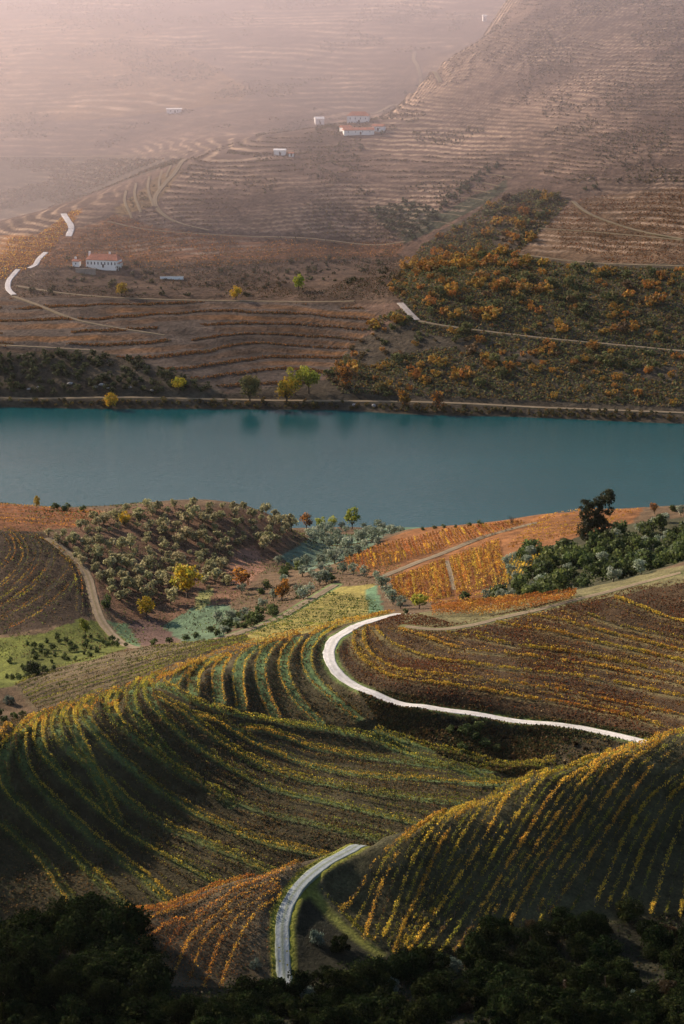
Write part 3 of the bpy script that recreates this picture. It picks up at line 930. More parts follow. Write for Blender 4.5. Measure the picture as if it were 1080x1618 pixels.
# ------------------------------------------------------------------ vine rows
GOLD, ORANGE, RUST, YGREEN, GREEN, BROWN = (0.55,0.35,0.050), (0.37,0.160,0.028), (0.21,0.080,0.024), (0.27,0.26,0.040), (0.085,0.115,0.030), (0.110,0.062,0.026)
def vine_row(P, label, group, pal, dens=12, h=1.5, w=0.7, leaf=0.34, seed=0, gap=0.25, posts=6.0, patch=0.05):
    P = resample(P, step=0.5)
    P[:, 2] = near.z(P[:, 0], P[:, 1])
    n = len(P)
    if n < 4:
        return None
    s = np.arange(n) * 0.5
    r = np.random.default_rng(seed)
    lo = fbm(s, s * 0 + seed * 5.3, seed, 3, patch)
    hi = fbm(s, s * 0 + seed * 2.9, seed + 50, 2, 0.45)
    d = np.clip((0.55 + gap * 2 * hi + 0.35 * lo) * dens * 0.5, 0.4, None)
    cnt = r.poisson(d)
    k = np.repeat(np.arange(n), cnt)
    m = len(k)
    T = np.gradient(P[:, :2], axis=0)
    T /= np.linalg.norm(T, axis=1, keepdims=True) + 1e-9
    N = np.stack([-T[:, 1], T[:, 0]], -1)
    off = r.normal(0, w * 0.33, m)
    al = r.uniform(-0.25, 0.25, m)
    hh = h * np.sqrt(r.uniform(0.02, 1.0, m)) * (0.8 + 0.35 * hi[k]) + 0.1
    C = np.empty((m, 3))
    C[:, :2] = P[k, :2] + N[k] * off[:, None] + T[k] * al[:, None]
    C[:, 2] = P[k, 2] + hh
    nor = r.normal(size=(m, 3))
    nor[:, :2] += N[k] * np.sign(off)[:, None] * 0.9
    Vq, Fq = quads(C, r.uniform(0.6, 1.35, m) * leaf, nor, r)
    pal = np.asarray(pal, float)
    t = np.clip(0.5 + 0.95 * lo[k] + r.normal(0, 0.16, m), 0, 0.999) * (len(pal) - 1)
    i = t.astype(int)
    f = (t - i)[:, None]
    c = (pal[i] * (1 - f) + pal[np.minimum(i + 1, len(pal) - 1)] * f) * r.uniform(0.65, 1.35, (m, 1))
    base = P[n // 2].copy()
    o = obj('vine_row', None, None, base, label=label, category='vine row', group=group)
    obj('foliage', mesh_from('foliage', Vq - base, Fq, M_vine, np.repeat(c, 4, 0)), o, kind='stuff')
    if posts:
        q = P[::max(1, int(posts / 0.5))]
        q = q + r.normal(0, 0.12, q.shape) * (1, 1, 0)
        a = 0.065
        ph_ = (h + 0.35) * r.uniform(0.85, 1.12, len(q))
        bx = np.array([(-a,-a),(a,-a),(a,a),(-a,a)])
        lean = r.normal(0, 0.06, (len(q), 2))
        lo_ = np.concatenate([q[:, None, :2] + bx[None], np.repeat(q[:, None, 2:] - 0.3, 4, 1)], -1)
        hi_ = np.concatenate([q[:, None, :2] + bx[None] * .8 + lean[:, None], np.repeat((q[:, 2] + ph_)[:, None, None], 4, 1)], -1)
        Vp = np.concatenate([lo_, hi_], 1).reshape(-1, 3) - base
        fb = np.array([(0,1,5,4),(1,2,6,5),(2,3,7,6),(3,0,4,7),(4,5,6,7)])
        Fp = (np.arange(len(q))[:, None, None] * 8 + fb[None]).reshape(-1, 4)
        obj('post', mesh_from('post', Vp, Fp, M_post), o, kind='stuff')
    return o

def offset(P, d):
    T = np.gradient(P[:, :2], axis=0)
    T /= np.linalg.norm(T, axis=1, keepdims=True) + 1e-9
    Q = P.copy()
    Q[:, 0] += -T[:, 1] * d
    Q[:, 1] += T[:, 0] * d
    return Q

sd_ = 100
def rows(key, where, group, pal, offs=(0,), start=1, **kw):
    global sd_
    n = start
    for P in ROWS[key]:
        for d in offs:
            sd_ += 1
            if vine_row(offset(P, d) if d else P, f'{ordinal(n)} vine row {where}', group, pal, seed=sd_, **kw):
                n += 1
for k in range(1, 6):                                   # the field goes on to the right of the frame
    q = ROWS['A'][-1] if k == 1 else q
    q = q + np.array((5.5, 2.2, 0))
    ROWS['A'].append(q)
rows('A', 'from the lower road on the dark front hillside, streaked gold', 'vine rows down the front hillside', [BROWN, YGREEN, GOLD, GOLD, GOLD, ORANGE, YGREEN, GOLD], dens=40, h=1.7, w=0.8, leaf=0.38, gap=0.4, posts=5, patch=0.035)
ROWS['A2'] = []
for a, b in zip(ROWS['A'][:-1], ROWS['A'][1:]):
    ROWS['A2'].append(resample(a, n=100) * .5 + resample(b, n=100) * .5)
rows('A2', 'from the lower road among darker rows between the gold-streaked ones', 'darker vine rows down the front hillside', [BROWN, GREEN, YGREEN, YGREEN, GOLD, GREEN], dens=26, h=1.4, w=0.7, leaf=0.33, gap=0.5, posts=6, patch=0.04)
q0 = ROWS['B'][0]
for d in (2.2, 4.4, 6.6):
    q1, q2 = offset(q0, d), offset(q0, -d)
    ROWS['B'].insert(0, q1 if q1[:, 1].mean() > q2[:, 1].mean() else q2)
rows('B', 'below the orange edge, left of the lower road', 'vine rows beside the lower road', [RUST, ORANGE, GOLD, RUST, ORANGE], dens=26, h=1.3, w=0.8, leaf=0.33, patch=0.04)
rows('C', 'from lower left on the curved terraces of the rounded hill', 'vine rows on the curved terraces', [BROWN, YGREEN, GREEN, YGREEN, GOLD, YGREEN, GOLD], offs=(-1.25, 1.25), dens=30, h=1.6, w=0.7, leaf=0.36, patch=0.02, posts=7)
ROWS['C3'] = []
for a, b in ((1,2),(2,3),(3,4),(4,6),(6,7),(7,9),(9,10),(10,11),(11,13)):
    for t in (.36, .68):
        ROWS['C3'].append(resample(ROWS['C'][a], n=160) * (1 - t) + resample(ROWS['C'][b], n=160) * t)
rows('C3', 'from lower left of low vines on banks between the curved terraces', 'low vine rows between the curved terraces', [BROWN, GREEN, BROWN, BROWN, YGREEN, GREEN], dens=11, h=0.9, w=1.1, leaf=0.36, gap=0.5, posts=8)
rows('C2', 'from the left on the short terraces behind the white road bend', 'vine rows on the short terraces', [YGREEN, ORANGE, GOLD, YGREEN, GOLD, BROWN], offs=(-1.5, 1.5), dens=16, h=1.1, w=0.6, leaf=0.36, posts=7)
rows('D', 'from the top on the brown hillside inside the white road bend', 'vine rows above the white road', [BROWN, YGREEN, GOLD, GOLD, YGREEN, GOLD, ORANGE], offs=(0.9,), dens=36, h=1.3, w=0.9, leaf=0.42, gap=0.5, posts=4.5)
# a second, lower set between the terraces of the same hillside
mids = []
for a, b in zip(ROWS['D'][:-1], ROWS['D'][1:]):
    A_, B_ = resample(a, n=120), resample(b, n=120)
    for t in (0.33, 0.67):
        Q = A_ * (1 - t) + B_ * t
        mids.append(Q)
ROWS['D2'] = mids
rows('D2', 'from the top among low vines between the grassy terrace lines', 'low vine rows above the white road', [BROWN, RUST, BROWN, GOLD, BROWN], dens=9, h=1.0, w=1.3, leaf=0.42, gap=0.6, posts=0)
rows('crest', 'from the back along the orange crest of the rounded hill', 'vine rows along the hill crest', [ORANGE, GOLD, RUST, GOLD, YGREEN], dens=20, h=1.5, w=0.9, leaf=0.42, posts=6)
rows('G', 'from the back in the bright orange block below the dark bushes', 'vine rows in the orange block', [ORANGE, ORANGE, RUST, GOLD], dens=34, h=2.7, w=1.3, leaf=0.42, posts=0)
rows('E', 'from the top in the small striped vineyard by the gully track', 'vine rows in the small striped vineyard', [GREEN, (0.05,0.085,0.025), GREEN, YGREEN], dens=13, h=1.3, w=0.8, leaf=0.5, patch=0.03, posts=0)
rows('F', 'from the left on the lower slope of the orange hill', 'vine rows on the orange hill', [RUST, BROWN, GOLD, RUST, ORANGE], dens=9, h=1.3, w=0.6, leaf=0.55, posts=0)
rows('F2', 'from the left on the upper slope of the orange hill', 'vine rows on the orange hill', [RUST, ORANGE, BROWN, ORANGE, GOLD], dens=9, h=1.3, w=0.6, leaf=0.55, posts=0)
rows('F3', 'from the left in the yellow corner of the orange hill', 'vine rows on the orange hill', [GOLD, GOLD, YGREEN], dens=7, h=1.3, w=0.6, leaf=0.55, posts=0)
rows('F4', 'from the top around the summit of the orange hill', 'vine rows on the orange hill', [ORANGE, GOLD, RUST], dens=8, h=1.2, w=1.0, leaf=0.6, posts=0)
rows('F5', 'from the back along the foot of the orange hill', 'vine rows on the orange hill', [ORANGE, GOLD, ORANGE], dens=8, h=1.2, w=1.2, leaf=0.55, posts=0)
rows('H', 'from the left on the dark vineyard beside the left track', 'vine rows on the dark left vineyard', [BROWN, GREEN, BROWN, ORANGE, YGREEN], offs=(-1.1, 1.1), dens=7, h=1.2, w=0.8, leaf=0.5, posts=0)
rows('I', 'from the back in the orange field on the left skyline', 'vine rows on the left skyline', [RUST, ORANGE, RUST], dens=8, h=1.2, w=1.2, leaf=0.55, posts=0)
rows('J', 'from the back on the slope below the left meadow', 'vine rows below the left meadow', [BROWN, GREEN, (0.06,0.05,0.02), YGREEN, GREEN], dens=26, h=1.2, w=0.8, leaf=0.42, posts=6)

# ------------------------------------------------------------------ weeds and dry grass on banks and verges
def tufts(n, polys, y0, y1, pal, size, seed, name='grass', hgt=0.25):
    r = np.random.default_rng(seed)
    out = []
    have = 0
    X0 = 0.172 * y1 + 10
    while have < n:
        x = r.uniform(-X0, X0, 60000)
        y = r.uniform(y0, y1, 60000)
        P = np.stack([x, y, near.z(x, y)], -1)
        uv = project(P)
        m = np.zeros(len(P), bool)
        for pl in polys:
            m |= inside(pl, uv)
        rd = fbm(x, y, seed, 3, 0.06) + r.normal(0, .25, len(x)) > -0.05
        P = P[m & rd]
        if len(P) == 0:
            break
        out.append(P)
        have += len(P)
    P = np.vstack(out)[:n]
    # keep the roads clear
    kd, _ = kd_of([q['P'] for q in ROADS if q['sheet'] is near])
    dist = np.array([kd.find((p[0], p[1], 0))[2] for p in P])
    P = P[dist > 2.3]
    n = len(P)
    P[:, 2] += r.uniform(0.2, 1.0, n) * hgt
    nor = r.normal(size=(n, 3)) * (1, 1, 0.5)
    V, F = quads(P, r.uniform(0.5, 1.5, n) * size, nor, r)
    pal = np.asarray(pal)
    lo = fbm(P[:, 0], P[:, 1], seed + 3, 3, 0.05)
    k = np.clip(((0.5 + 0.8 * lo) + r.normal(0, .25, n)) * len(pal), 0, len(pal) - 1).astype(int)
    c = pal[k] * r.uniform(.6, 1.4, (n, 1))
    obj(name, mesh_from(name, V, F, M_leaf, np.repeat(c, 4, 0)), kind='stuff')
DRY, DARKG, STRAW = (0.13,0.085,0.038), (0.045,0.055,0.022), (0.26,0.19,0.075)
tufts(50000, [[(-90,1165),(150,1100),(280,1050),(400,1015),(560,980),(520,1000),(510,1040),(570,1110),(640,1140),(850,1205),(850,1300),(560,1350),(200,1460),(-90,1460)]], 560, 780, [DARKG, BROWN, DARKG, DRY, BROWN], 0.45, 41)
tufts(26000, [[(560,1085),(1060,1165),(1000,1240),(850,1240),(700,1195),(600,1145)]], 600, 720, [BROWN, DARKG, DRY, DARKG], 0.6, 42, hgt=0.5)
tufts(42000, [[(560,985),(640,965),(720,985),(900,945),(1170,900),(1170,1200),(1020,1168),(870,1138),(660,1112),(560,1075),(530,1030)]], 640, 780, [BROWN, RUST, BROWN, DRY, STRAW], 0.45, 43)
tufts(22000, [[(470,1400),(490,1370),(565,1330),(850,1220),(1170,1160),(1170,1440),(800,1490),(600,1500)]], 440, 600, [DARKG, DRY, DARKG, BROWN], 0.22, 44, hgt=0.15)
tufts(9000, [[(430,1560),(425,1440),(470,1375),(560,1330),(570,1340),(480,1390),(452,1440),(440,1560)],[(480,1395),(500,1395),(610,1505),(590,1520)]], 440, 540, [(0.20,0.19,0.03), (0.15,0.165,0.03), (0.11,0.13,0.03)], 0.3, 45, hgt=0.25)
tufts(12000, [[(190,1455),(480,1360),(470,1380),(445,1440),(440,1560),(240,1570)]], 440, 540, [DARKG, BROWN, RUST], 0.3, 46)
tufts(30000, [[(-90,1400),(200,1440),(250,1560),(440,1560),(600,1500),(800,1480),(1170,1430),(1170,1640),(-90,1640)]], 400, 520, [(0.028,0.036,0.014), (0.02,0.026,0.01), (0.05,0.034,0.016)], 0.5, 47, hgt=0.6)
tufts(20000, [[(-90,790),(260,795),(470,830),(600,850),(640,900),(610,925),(525,925),(400,985),(300,1005),(-90,1060)]], 770, 1180, [(0.10,0.09,0.04), DRY, (0.13,0.17,0.05), DARKG], 0.6, 48, hgt=0.3)

# ------------------------------------------------------------------ trees and bushes
def crown(name, n_cl, n_lf, rad, leaf, pal, seed, squash=1.0, cl_r=0.42, z0=0.0, fill=0.35, material=None):
    """leaf sprays on many overlapping clumps inside an uneven ellipsoid (rx, ry, rz); base of the crown at z0"""
    r = np.random.default_rng(seed)
    rx, ry, rz = rad
    d = r.normal(size=(n_cl, 3))
    d /= np.linalg.norm(d, axis=1, keepdims=True)
    rr = r.uniform(fill, 1.0, n_cl) ** 0.6
    ctr = d * rr[:, None] * np.array([rx, ry, rz]) * (1 - cl_r * 0.6)
    ctr[:, 2] = np.maximum(ctr[:, 2], -0.75 * rz)
    cr = r.uniform(0.6, 1.25, n_cl) * cl_r * min(rx, rz * 1.2)
    k = r.integers(0, n_cl, n_lf)
    v = r.normal(size=(n_lf, 3))
    v /= np.linalg.norm(v, axis=1, keepdims=True)
    v[:, 2] = np.abs(v[:, 2]) * np.where(r.random(n_lf) < 0.75, 1, -1)
    q = r.uniform(0.55, 1.08, n_lf)
    P = ctr[k] + v * (cr[k] * q)[:, None] * (1, 1, squash)
    P[:, 2] += z0 + rz
    P[:, 2] = np.maximum(P[:, 2], 0.05)
    V, F = quads(P, r.uniform(0.6, 1.4, n_lf) * leaf, v + r.normal(size=v.shape) * 0.7, r)
    pal = np.asarray(pal, float)
    ci = r.integers(0, len(pal), n_cl)
    mixk = np.where(r.random(n_lf) < 0.8, ci[k], r.integers(0, len(pal), n_lf))
    c = pal[mixk] * r.uniform(0.7, 1.3, (n_lf, 1))
    return mesh_from(name, V, F, material or M_leaf, np.repeat(c, 4, 0)), ctr + np.array([0, 0, z0 + rz])

def limb_mesh(name, segs):
    """tapered six-sided limbs; segs: list of (points, radii)"""
    Vs, Fs, b = [], [], 0
    for pts, rads in segs:
        pts = np.asarray(pts, float)
        n = len(pts)
        T = np.gradient(pts, axis=0)
        T /= np.linalg.norm(T, axis=1, keepdims=True) + 1e-9
        ref = np.array([0.3, 0.9, 0.1])
        U = np.cross(T, ref)
        U /= np.linalg.norm(U, axis=1, keepdims=True) + 1e-9
        W = np.cross(T, U)
        for i in range(n):
            for a in range(6):
                t = a * math.pi / 3
                Vs.append(pts[i] + (U[i] * math.cos(t) + W[i] * math.sin(t)) * rads[i])
        for i in range(n - 1):
            for a in range(6):
                c = (a + 1) % 6
                Fs.append((b + i * 6 + a, b + i * 6 + c, b + i * 6 + 6 + c, b + i * 6 + 6 + a))
        b += n * 6
    return mesh_from(name, np.array(Vs), np.array(Fs), M_bark)

def trunk_with_limbs(h, r0, ctr, seed, n=5):
    r = np.random.default_rng(seed)
    top = np.array([r.normal(0, .1 * h), r.normal(0, .1 * h), h])
    segs = [([(0,0,-0.4), top * 0.5 + r.normal(0, .04 * h, 3), top], [r0 * 1.25, r0, r0 * 0.8])]
    for k in r.permutation(len(ctr))[:n]:
        e = ctr[k]
        mid = top * 0.45 + e * 0.55 + r.normal(0, .05 * h, 3)
        segs.append(([top * 0.9, mid, e], [r0 * 0.6, r0 * 0.4, r0 * 0.15]))
    return limb_mesh('trunk', segs)

def tree_proto(name, cat, rad, trunk_h, pal, n_cl, n_lf, leaf, seed, **kw):
    root = bpy.data.objects.new(name, None)
    root.empty_display_size = 0.5
    me, ctr = crown('crown', n_cl, n_lf, rad, leaf, pal, seed, z0=trunk_h * 0.75, **kw)
    root['category'] = cat
    COL.objects.link(root)
    obj('crown', me, root)
    obj('trunk', trunk_with_limbs(trunk_h, max(0.10, rad[0] * 0.07), ctr, seed), root)
    return root

def bush_proto(name, cat, rad, pal, n_cl, n_lf, leaf, seed, **kw):
    me, ctr = crown(name, n_cl, n_lf, rad, leaf, pal, seed, z0=-rad[2] * 0.35, **kw)
    o = bpy.data.objects.new(name, me)
    COL.objects.link(o)
    o['category'] = cat
    return o

class Kind:
    """a few differing individuals of one kind; place() copies one of them and gives it its own label"""
    def __init__(self, protos):
        self.p = protos
        self.used = [False] * len(protos)
    def place(self, loc, scale, label, group=None, k=None, rz=None, stretch=1.0):
        k = random.randrange(len(self.p)) if k is None else k
        rz = random.uniform(0, 6.28) if rz is None else rz
        s = (scale * random.uniform(.92, 1.08), scale * random.uniform(.92, 1.08), scale * stretch)
        o = self.p[k]
        if not self.used[k]:
            self.used[k] = True
            o.location = [float(v) for v in loc]
            o.rotation_euler = (0, 0, rz)
            o.scale = s
            o['label'] = label
            if group:
                o['group'] = group
            return o
        return copy_thing(o, loc, rz, s, label, group)
    def done(self):
        for o, u in zip(self.p, self.used):
            if not u:
                for c in list(o.children):
                    bpy.data.objects.remove(c)
                bpy.data.objects.remove(o)

OLIVE = [(0.23,0.22,0.105),(0.30,0.28,0.14),(0.16,0.15,0.07),(0.38,0.34,0.18)]
SILVER = [(0.24,0.28,0.20),(0.17,0.21,0.145),(0.32,0.35,0.26),(0.11,0.14,0.085)]
DARK = [(0.026,0.038,0.015),(0.038,0.054,0.020),(0.048,0.064,0.022),(0.020,0.028,0.013)]
GRN = [(0.075,0.100,0.030),(0.10,0.125,0.035),(0.055,0.080,0.026)]
YEL = [(0.45,0.31,0.02),(0.55,0.38,0.03),(0.28,0.26,0.03),(0.40,0.25,0.02)]
YGR = [(0.25,0.27,0.03),(0.34,0.33,0.04),(0.16,0.20,0.03)]
ORG = [(0.38,0.16,0.025),(0.30,0.12,0.022),(0.24,0.13,0.03),(0.42,0.21,0.03)]
BRN = [(0.13,0.085,0.04),(0.10,0.07,0.035),(0.16,0.10,0.045)]
olive = Kind([tree_proto('olive_tree', 'olive tree', (2.5,2.5,1.8), 1.1, OLIVE, 12, 420, 0.55, 300 + i) for i in range(4)])
silver = Kind([tree_proto('olive_tree', 'olive tree', (2.6,2.6,2.2), 1.2, SILVER, 14, 480, 0.55, 310 + i) for i in range(3)])
green = Kind([bush_proto('bush', 'bush', (2.6,2.6,2.0), DARK[1:3] + GRN + GRN, 12, 520, 0.55, 320 + i) for i in range(4)])
yellow = Kind([tree_proto('yellow_tree', 'tree', (3.2,3.2,3.0), 1.2, YEL, 18, 900, 0.55, 330 + i) for i in range(3)])
ygreen = Kind([tree_proto('poplar_tree', 'tree', (3.0,3.0,3.4), 1.6, YGR, 16, 800, 0.6, 340 + i) for i in range(3)])
rust = Kind([tree_proto('autumn_tree', 'tree', (3.0,3.0,2.8), 1.4, ORG + BRN, 16, 700, 0.55, 350 + i) for i in range(3)])
darkb = Kind([bush_proto('bush', 'bush', (3.2,3.2,2.6), DARK, 26, 3600, 0.34, 360 + i) for i in range(4)])
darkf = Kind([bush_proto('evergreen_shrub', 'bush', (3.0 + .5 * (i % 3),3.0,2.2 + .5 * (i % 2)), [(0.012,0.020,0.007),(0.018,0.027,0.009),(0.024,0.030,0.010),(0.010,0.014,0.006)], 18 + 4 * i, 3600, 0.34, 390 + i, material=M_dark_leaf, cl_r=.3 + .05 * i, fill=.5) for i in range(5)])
greyb = Kind([bush_proto('grey_shrub', 'bush', (2.4,2.4,2.2), [(0.10,0.14,0.11),(0.14,0.18,0.15),(0.05,0.07,0.05)], 20, 1500, 0.32, 370)])
rustb = Kind([bush_proto('rusty_shrub', 'bush', (2.6,2.6,1.8), [(0.04,0.026,0.012),(0.055,0.032,0.014),(0.032,0.023,0.011)], 20, 1800, 0.34, 372)])

def scatter(sheet, poly, n, dmin, y0, y1, seed, taken=None, tries=40):
    r = np.random.default_rng(seed)
    pts = [] if taken is None else list(taken)
    new = []
    x1 = 0.172 * y1 + 20
    for _ in range(tries):
        x = r.uniform(-x1, x1, 6000)
        y = r.uniform(y0, y1, 6000)
        P = np.stack([x, y, sheet.z(x, y)], -1)
        uv = project(P)
        P = P[inside(poly, uv)]
        for p in P:
            if len(new) >= n:
                return np.array(new)
            if pts:
                q = np.array(pts)[:, :2] - p[:2]
                if (q * q).sum(1).min() < dmin * dmin:
                    continue
            pts.append(p)
            new.append(p)
    return np.array(new)

# the knoll with its olive grove
knoll = scatter(near, [(100,850),(150,822),(200,808),(260,801),(360,803),(440,815),(470,832),(430,865),(395,885),(380,925),(330,935),(300,915),(270,962),(215,962),(178,955),(150,905),(115,872)], 215, 4.8, 900, 1090, 1)
clear = [(230,845),(290,920),(230,957)]
for p in knoll:
    uv = project(p)
    if inside([(372,870),(405,858),(420,895),(385,925),(360,918)], uv[None])[0] or inside([(150,850),(210,840),(215,862),(165,872)], uv[None])[0]:
        continue
    olive.place(p, random.choice([.6, .8, .95, 1.1, 1.25, 1.5]), 'grey-green olive tree on the reddish knoll', 'olive trees on the knoll')
def one(kind, uv, scale, label, sheet=near, ymin=None, ymax=None, group=None, stretch=1.0, sink=0.0, k=None):
    p = sheet.cast([uv], ymin, ymax)[0]
    p[2] -= sink
    return kind.place(p, scale, label, group, stretch=stretch, k=k)
one(yellow, (295,945), 2.1, 'largest yellow tree, at the foot of the olive knoll above the teal grass', ymin=800, k=0)
one(yellow, (288,925), 1.3, 'yellow tree just behind the largest yellow tree on the olive knoll', ymin=800, k=1)
one(yellow, (231,974), 1.25, 'small rounded yellow tree beside the ploughed plot', ymin=800, k=2)
one(yellow, (197,832), 1.0, 'yellow tree near the left top of the olive knoll', ymin=800, k=1)
one(ygreen, (134,1004), 0.9, 'bright green round tree by the left track above the meadow', ymin=780, k=0)
one(rust, (382,930), 1.5, 'rust coloured tree at the foot of the pink clearing on the knoll', ymin=800, k=0)
one(rust, (445,950), 1.5, 'orange and green tree left of the small striped vineyard', ymin=800, k=1)
one(rust, (484,836), 1.3, 'dark rust tree standing at the near river bank', ymin=1000, k=2)
one(ygreen, (506,836), 0.9, 'pale yellow tree right of the dark rust tree at the river', ymin=1000, k=1)
one(ygreen, (525,838), 0.85, 'small lime green tree between two riverside trees', ymin=1000, k=2, stretch=1.2)
one(ygreen, (556,836), 1.45, 'largest yellow-green tree at the near river bank', ymin=1000, k=0)
one(yellow, (58,804), 0.55, 'slim yellow poplar on the left skyline', ymin=980, k=2, stretch=1.7)
for uv, s, w in [((86,806),1.0,'left'),((105,807),1.05,'middle'),((130,808),0.8,'right')]:
    one(green, uv, s, f'{w} one of three dark bushes on the orange left skyline', ymin=980)
one(green, (168,958), 1.35, 'round dark green tree beside the bend of the left track', ymin=800)
one(ygreen, (662,962), 1.15, 'yellow-green bush behind the white road bend', ymin=790, k=1, stretch=.7)
one(green, (733,948), 1.0, 'dark round bush at the foot of the orange hill', ymin=800)
one(green, (640,969), 0.5, 'small dark bush beside the end of the white road', ymin=770)
for i, uv in enumerate([(595,918),(603,930),(612,943),(620,955),(633,962),(610,925)]):
    one(silver, uv, (0.8,0.95,1.0,1.1,0.9,0.8)[i], f'{ordinal(i+1)} silver olive tree in the line beside the teal grass strip', ymin=780, group='silver olive trees by the grass strip')
for i, uv in enumerate([(508,905),(520,906),(541,908),(558,909),(575,912),(505,925),(515,923)]):
    one(silver, uv, (0.9,0.7,1.0,1.0,0.95,1.3,1.1)[i], f'{ordinal(i+1)} pale olive tree above the small striped vineyard', ymin=800, group='pale olive trees above the striped vineyard')
for p in scatter(near, [(452,878),(490,850),(530,838),(600,838),(640,842),(590,870),(560,885),(500,900)], 46, 5.0, 930, 1190, 3):
    silver.place(p, random.uniform(.8, 1.25), 'silvery teal olive tree in the hollow left of the orange hill', 'silver olive trees in the hollow')
for p in scatter(near, [(395,920),(440,890),(520,905),(525,928),(480,950),(420,985),(350,1005),(330,990),(345,965)], 40, 5.0, 820, 1020, 4):
    (green if random.random() < .55 else silver).place(p, random.uniform(.7, 1.2), 'bush in the gully left of striped vineyard', 'gully bushes')
for p in scatter(near, [(330,1000),(400,985),(440,975),(350,1012)], 10, 4.0, 780, 920, 5):
    green.place(p, random.uniform(.5, .8), 'dark bush along the edge of the gully track', 'gully track bushes')
for i, uv in enumerate([(243,1019),(268,1016),(292,1013),(310,1010)]):
    one(green, uv, .75, f'{ordinal(i+1)} dark bush in the short line below the ploughed plot', ymin=780, group='bushes below the ploughed plot')
for p in scatter(near, [(60,850),(100,848),(150,900),(185,925),(170,935),(140,905),(110,880)], 12, 4.0, 880, 1060, 6):
    olive.place(p, random.uniform(.7, 1.1), 'olive tree in the band above the left track', 'olive trees above the left track')
for p in scatter(near, [(0,1040),(60,1010),(125,1000),(170,1010),(200,1022),(120,1050),(40,1075),(0,1075)], 60, 2.6, 770, 930, 7):
    green.place(p, random.uniform(.35, .6), 'small dark fruit tree on the bright left meadow', 'small trees on the left meadow', stretch=1.3)
one(darkb, (52,1068), 1.35, 'largest dark bush at the foot of the bright left meadow', ymin=740, k=1)
for p in scatter(near, [(-90,1085),(28,1083),(48,1116),(30,1140),(-90,1150)], 14, 3.0, 690, 860, 14):
    green.place(p, random.uniform(.5, .9), 'dark bush in the hollow at the left edge', 'bushes at the left edge')
one(greyb, (14,1112), 0.9, 'pale grey-green bush by the left edge track', ymin=740)
# the dark wood right of the orange hill
for p in scatter(near, [(735,950),(775,932),(805,885),(845,872),(880,878),(940,858),(1000,838),(1170,812),(1170,897),(1000,915),(900,938),(800,954)], 145, 4.3, 790, 990, 8):
    u, v = project(p)
    if u < 850 and random.random() < .42 or random.random() < .16:
        silver.place(p, random.uniform(.7, 1.15), 'silver olive tree in the dark right wood', 'silver trees in the right wood')
    else:
        green.place(p, random.choice([1.2, 1.5, 1.8, 2.2]), 'dark green bush in the right wood', 'bushes in the right wood', stretch=random.uniform(.85, 1.2))
for i, uv in enumerate([(1010,842),(1030,835),(1050,826),(1075,815)]):
    one(silver, uv, .9, f'{ordinal(i+1)} silver olive tree along the top edge of the right wood', ymin=850, group='silver trees on the wood edge')
one(rust, (1034,812), 0.8, 'small brown tree on the right skyline', ymin=950, k=1)
one(green, (1062,808), 0.9, 'dark bush on the right skyline', ymin=950)
for i, uv in enumerate([(741,832),(757,832),(700,834),(686,836),(668,838),(720,834)]):
    one(green, uv, (.6,.85,.5,.5,.5,.45)[i], f'{ordinal(i+1)} small bush on the river edge of the orange hill', ymin=1000, group='bushes on the river edge')
# tall dark tree on the orange hill: a tall trunk with two tiers of crown
def tall_tree():
    root = bpy.data.objects.new('tall_tree', None)
    COL.objects.link(root)
    p = near.cast([(940,858)], 880)[0]
    root.location = [float(c) for c in p]
    root['label'] = 'tall dark evergreen tree standing out against the river on the orange hill'
    root['category'] = 'tree'
    for q, (cx, cy, zc, r_, nl) in enumerate([(-1.4,0,4.2,4.3,2600),(2.6,.4,3.6,3.8,2000),(-3.6,0,2.2,2.6,900),(-2.0,0,9.3,3.1,1500),(.9,.6,8.2,2.6,1000),(-3.8,0,14.6,2.4,1000),(-.3,0,13.6,2.6,1100),(4.4,0,17.6,2.8,1300),(2.0,.3,16.6,2.2,800),(5.2,0,12.8,1.6,420),(-4.6,.5,11.0,1.5,360)]):
        c_, _ = crown('crown', 16, nl, (r_ * 1.55, r_ * 1.3, r_ * 1.35), 0.6, [(0.026,0.034,0.014),(0.036,0.042,0.018),(0.045,0.046,0.02)], 400 + q, z0=zc - r_, cl_r=0.36, fill=0.5)
        obj('crown', c_, root, (cx, cy, 0))
    obj('trunk', limb_mesh('trunk', [([(0,0,-.5),(.3,0,6),(.6,.2,12),(1.0,0,17)], [.55,.42,.3,.12])] + [([(.4,0,8 + i),(.4 + 1.5 * math.cos(i * 1.9), 1.5 * math.sin(i * 1.9), 9.5 + i),(.6 + 3.6 * math.cos(i * 1.9), 3.4 * math.sin(i * 1.9), 11.5 + i)], [.2,.13,.05]) for i in range(6)]), root)
tall_tree()
def bare_shrub():
    p = near.cast([(809,828)], 950)[0]
    r = np.random.default_rng(5)
    segs = []
    for i in range(26):
        a = r.uniform(0, 6.28)
        d = np.array([math.cos(a) * r.uniform(.2, .7), math.sin(a) * r.uniform(.2, .7), 1.0])
        L = r.uniform(2.2, 4.2)
        q = [np.array([0, 0, -.2]), d * L * .5 + r.normal(0, .1, 3), d * L]
        segs.append((q, [.06, .045, .02]))
    o = obj('bare_shrub', limb_mesh('bare_shrub', segs), None, p, label='leafless grey shrub on the crest of the orange hill', category='shrub')
bare_shrub()

# scrub in the ravine under the white road
for p in scatter(near, [(690,1150),(760,1145),(790,1190),(720,1200)], 7, 3.0, 600, 720, 11):
    green.place(p, random.uniform(.6, .95), 'green bush on the dark bank below the white road', 'bushes below the white road')
for p in scatter(near, [(580,1110),(1000,1180),(960,1215),(850,1215),(700,1185)], 40, 3.0, 600, 720, 12):
    rustb.place(p, random.uniform(.2, .45), 'low brown scrub bush on the bank below the white road', 'scrub below the white road')

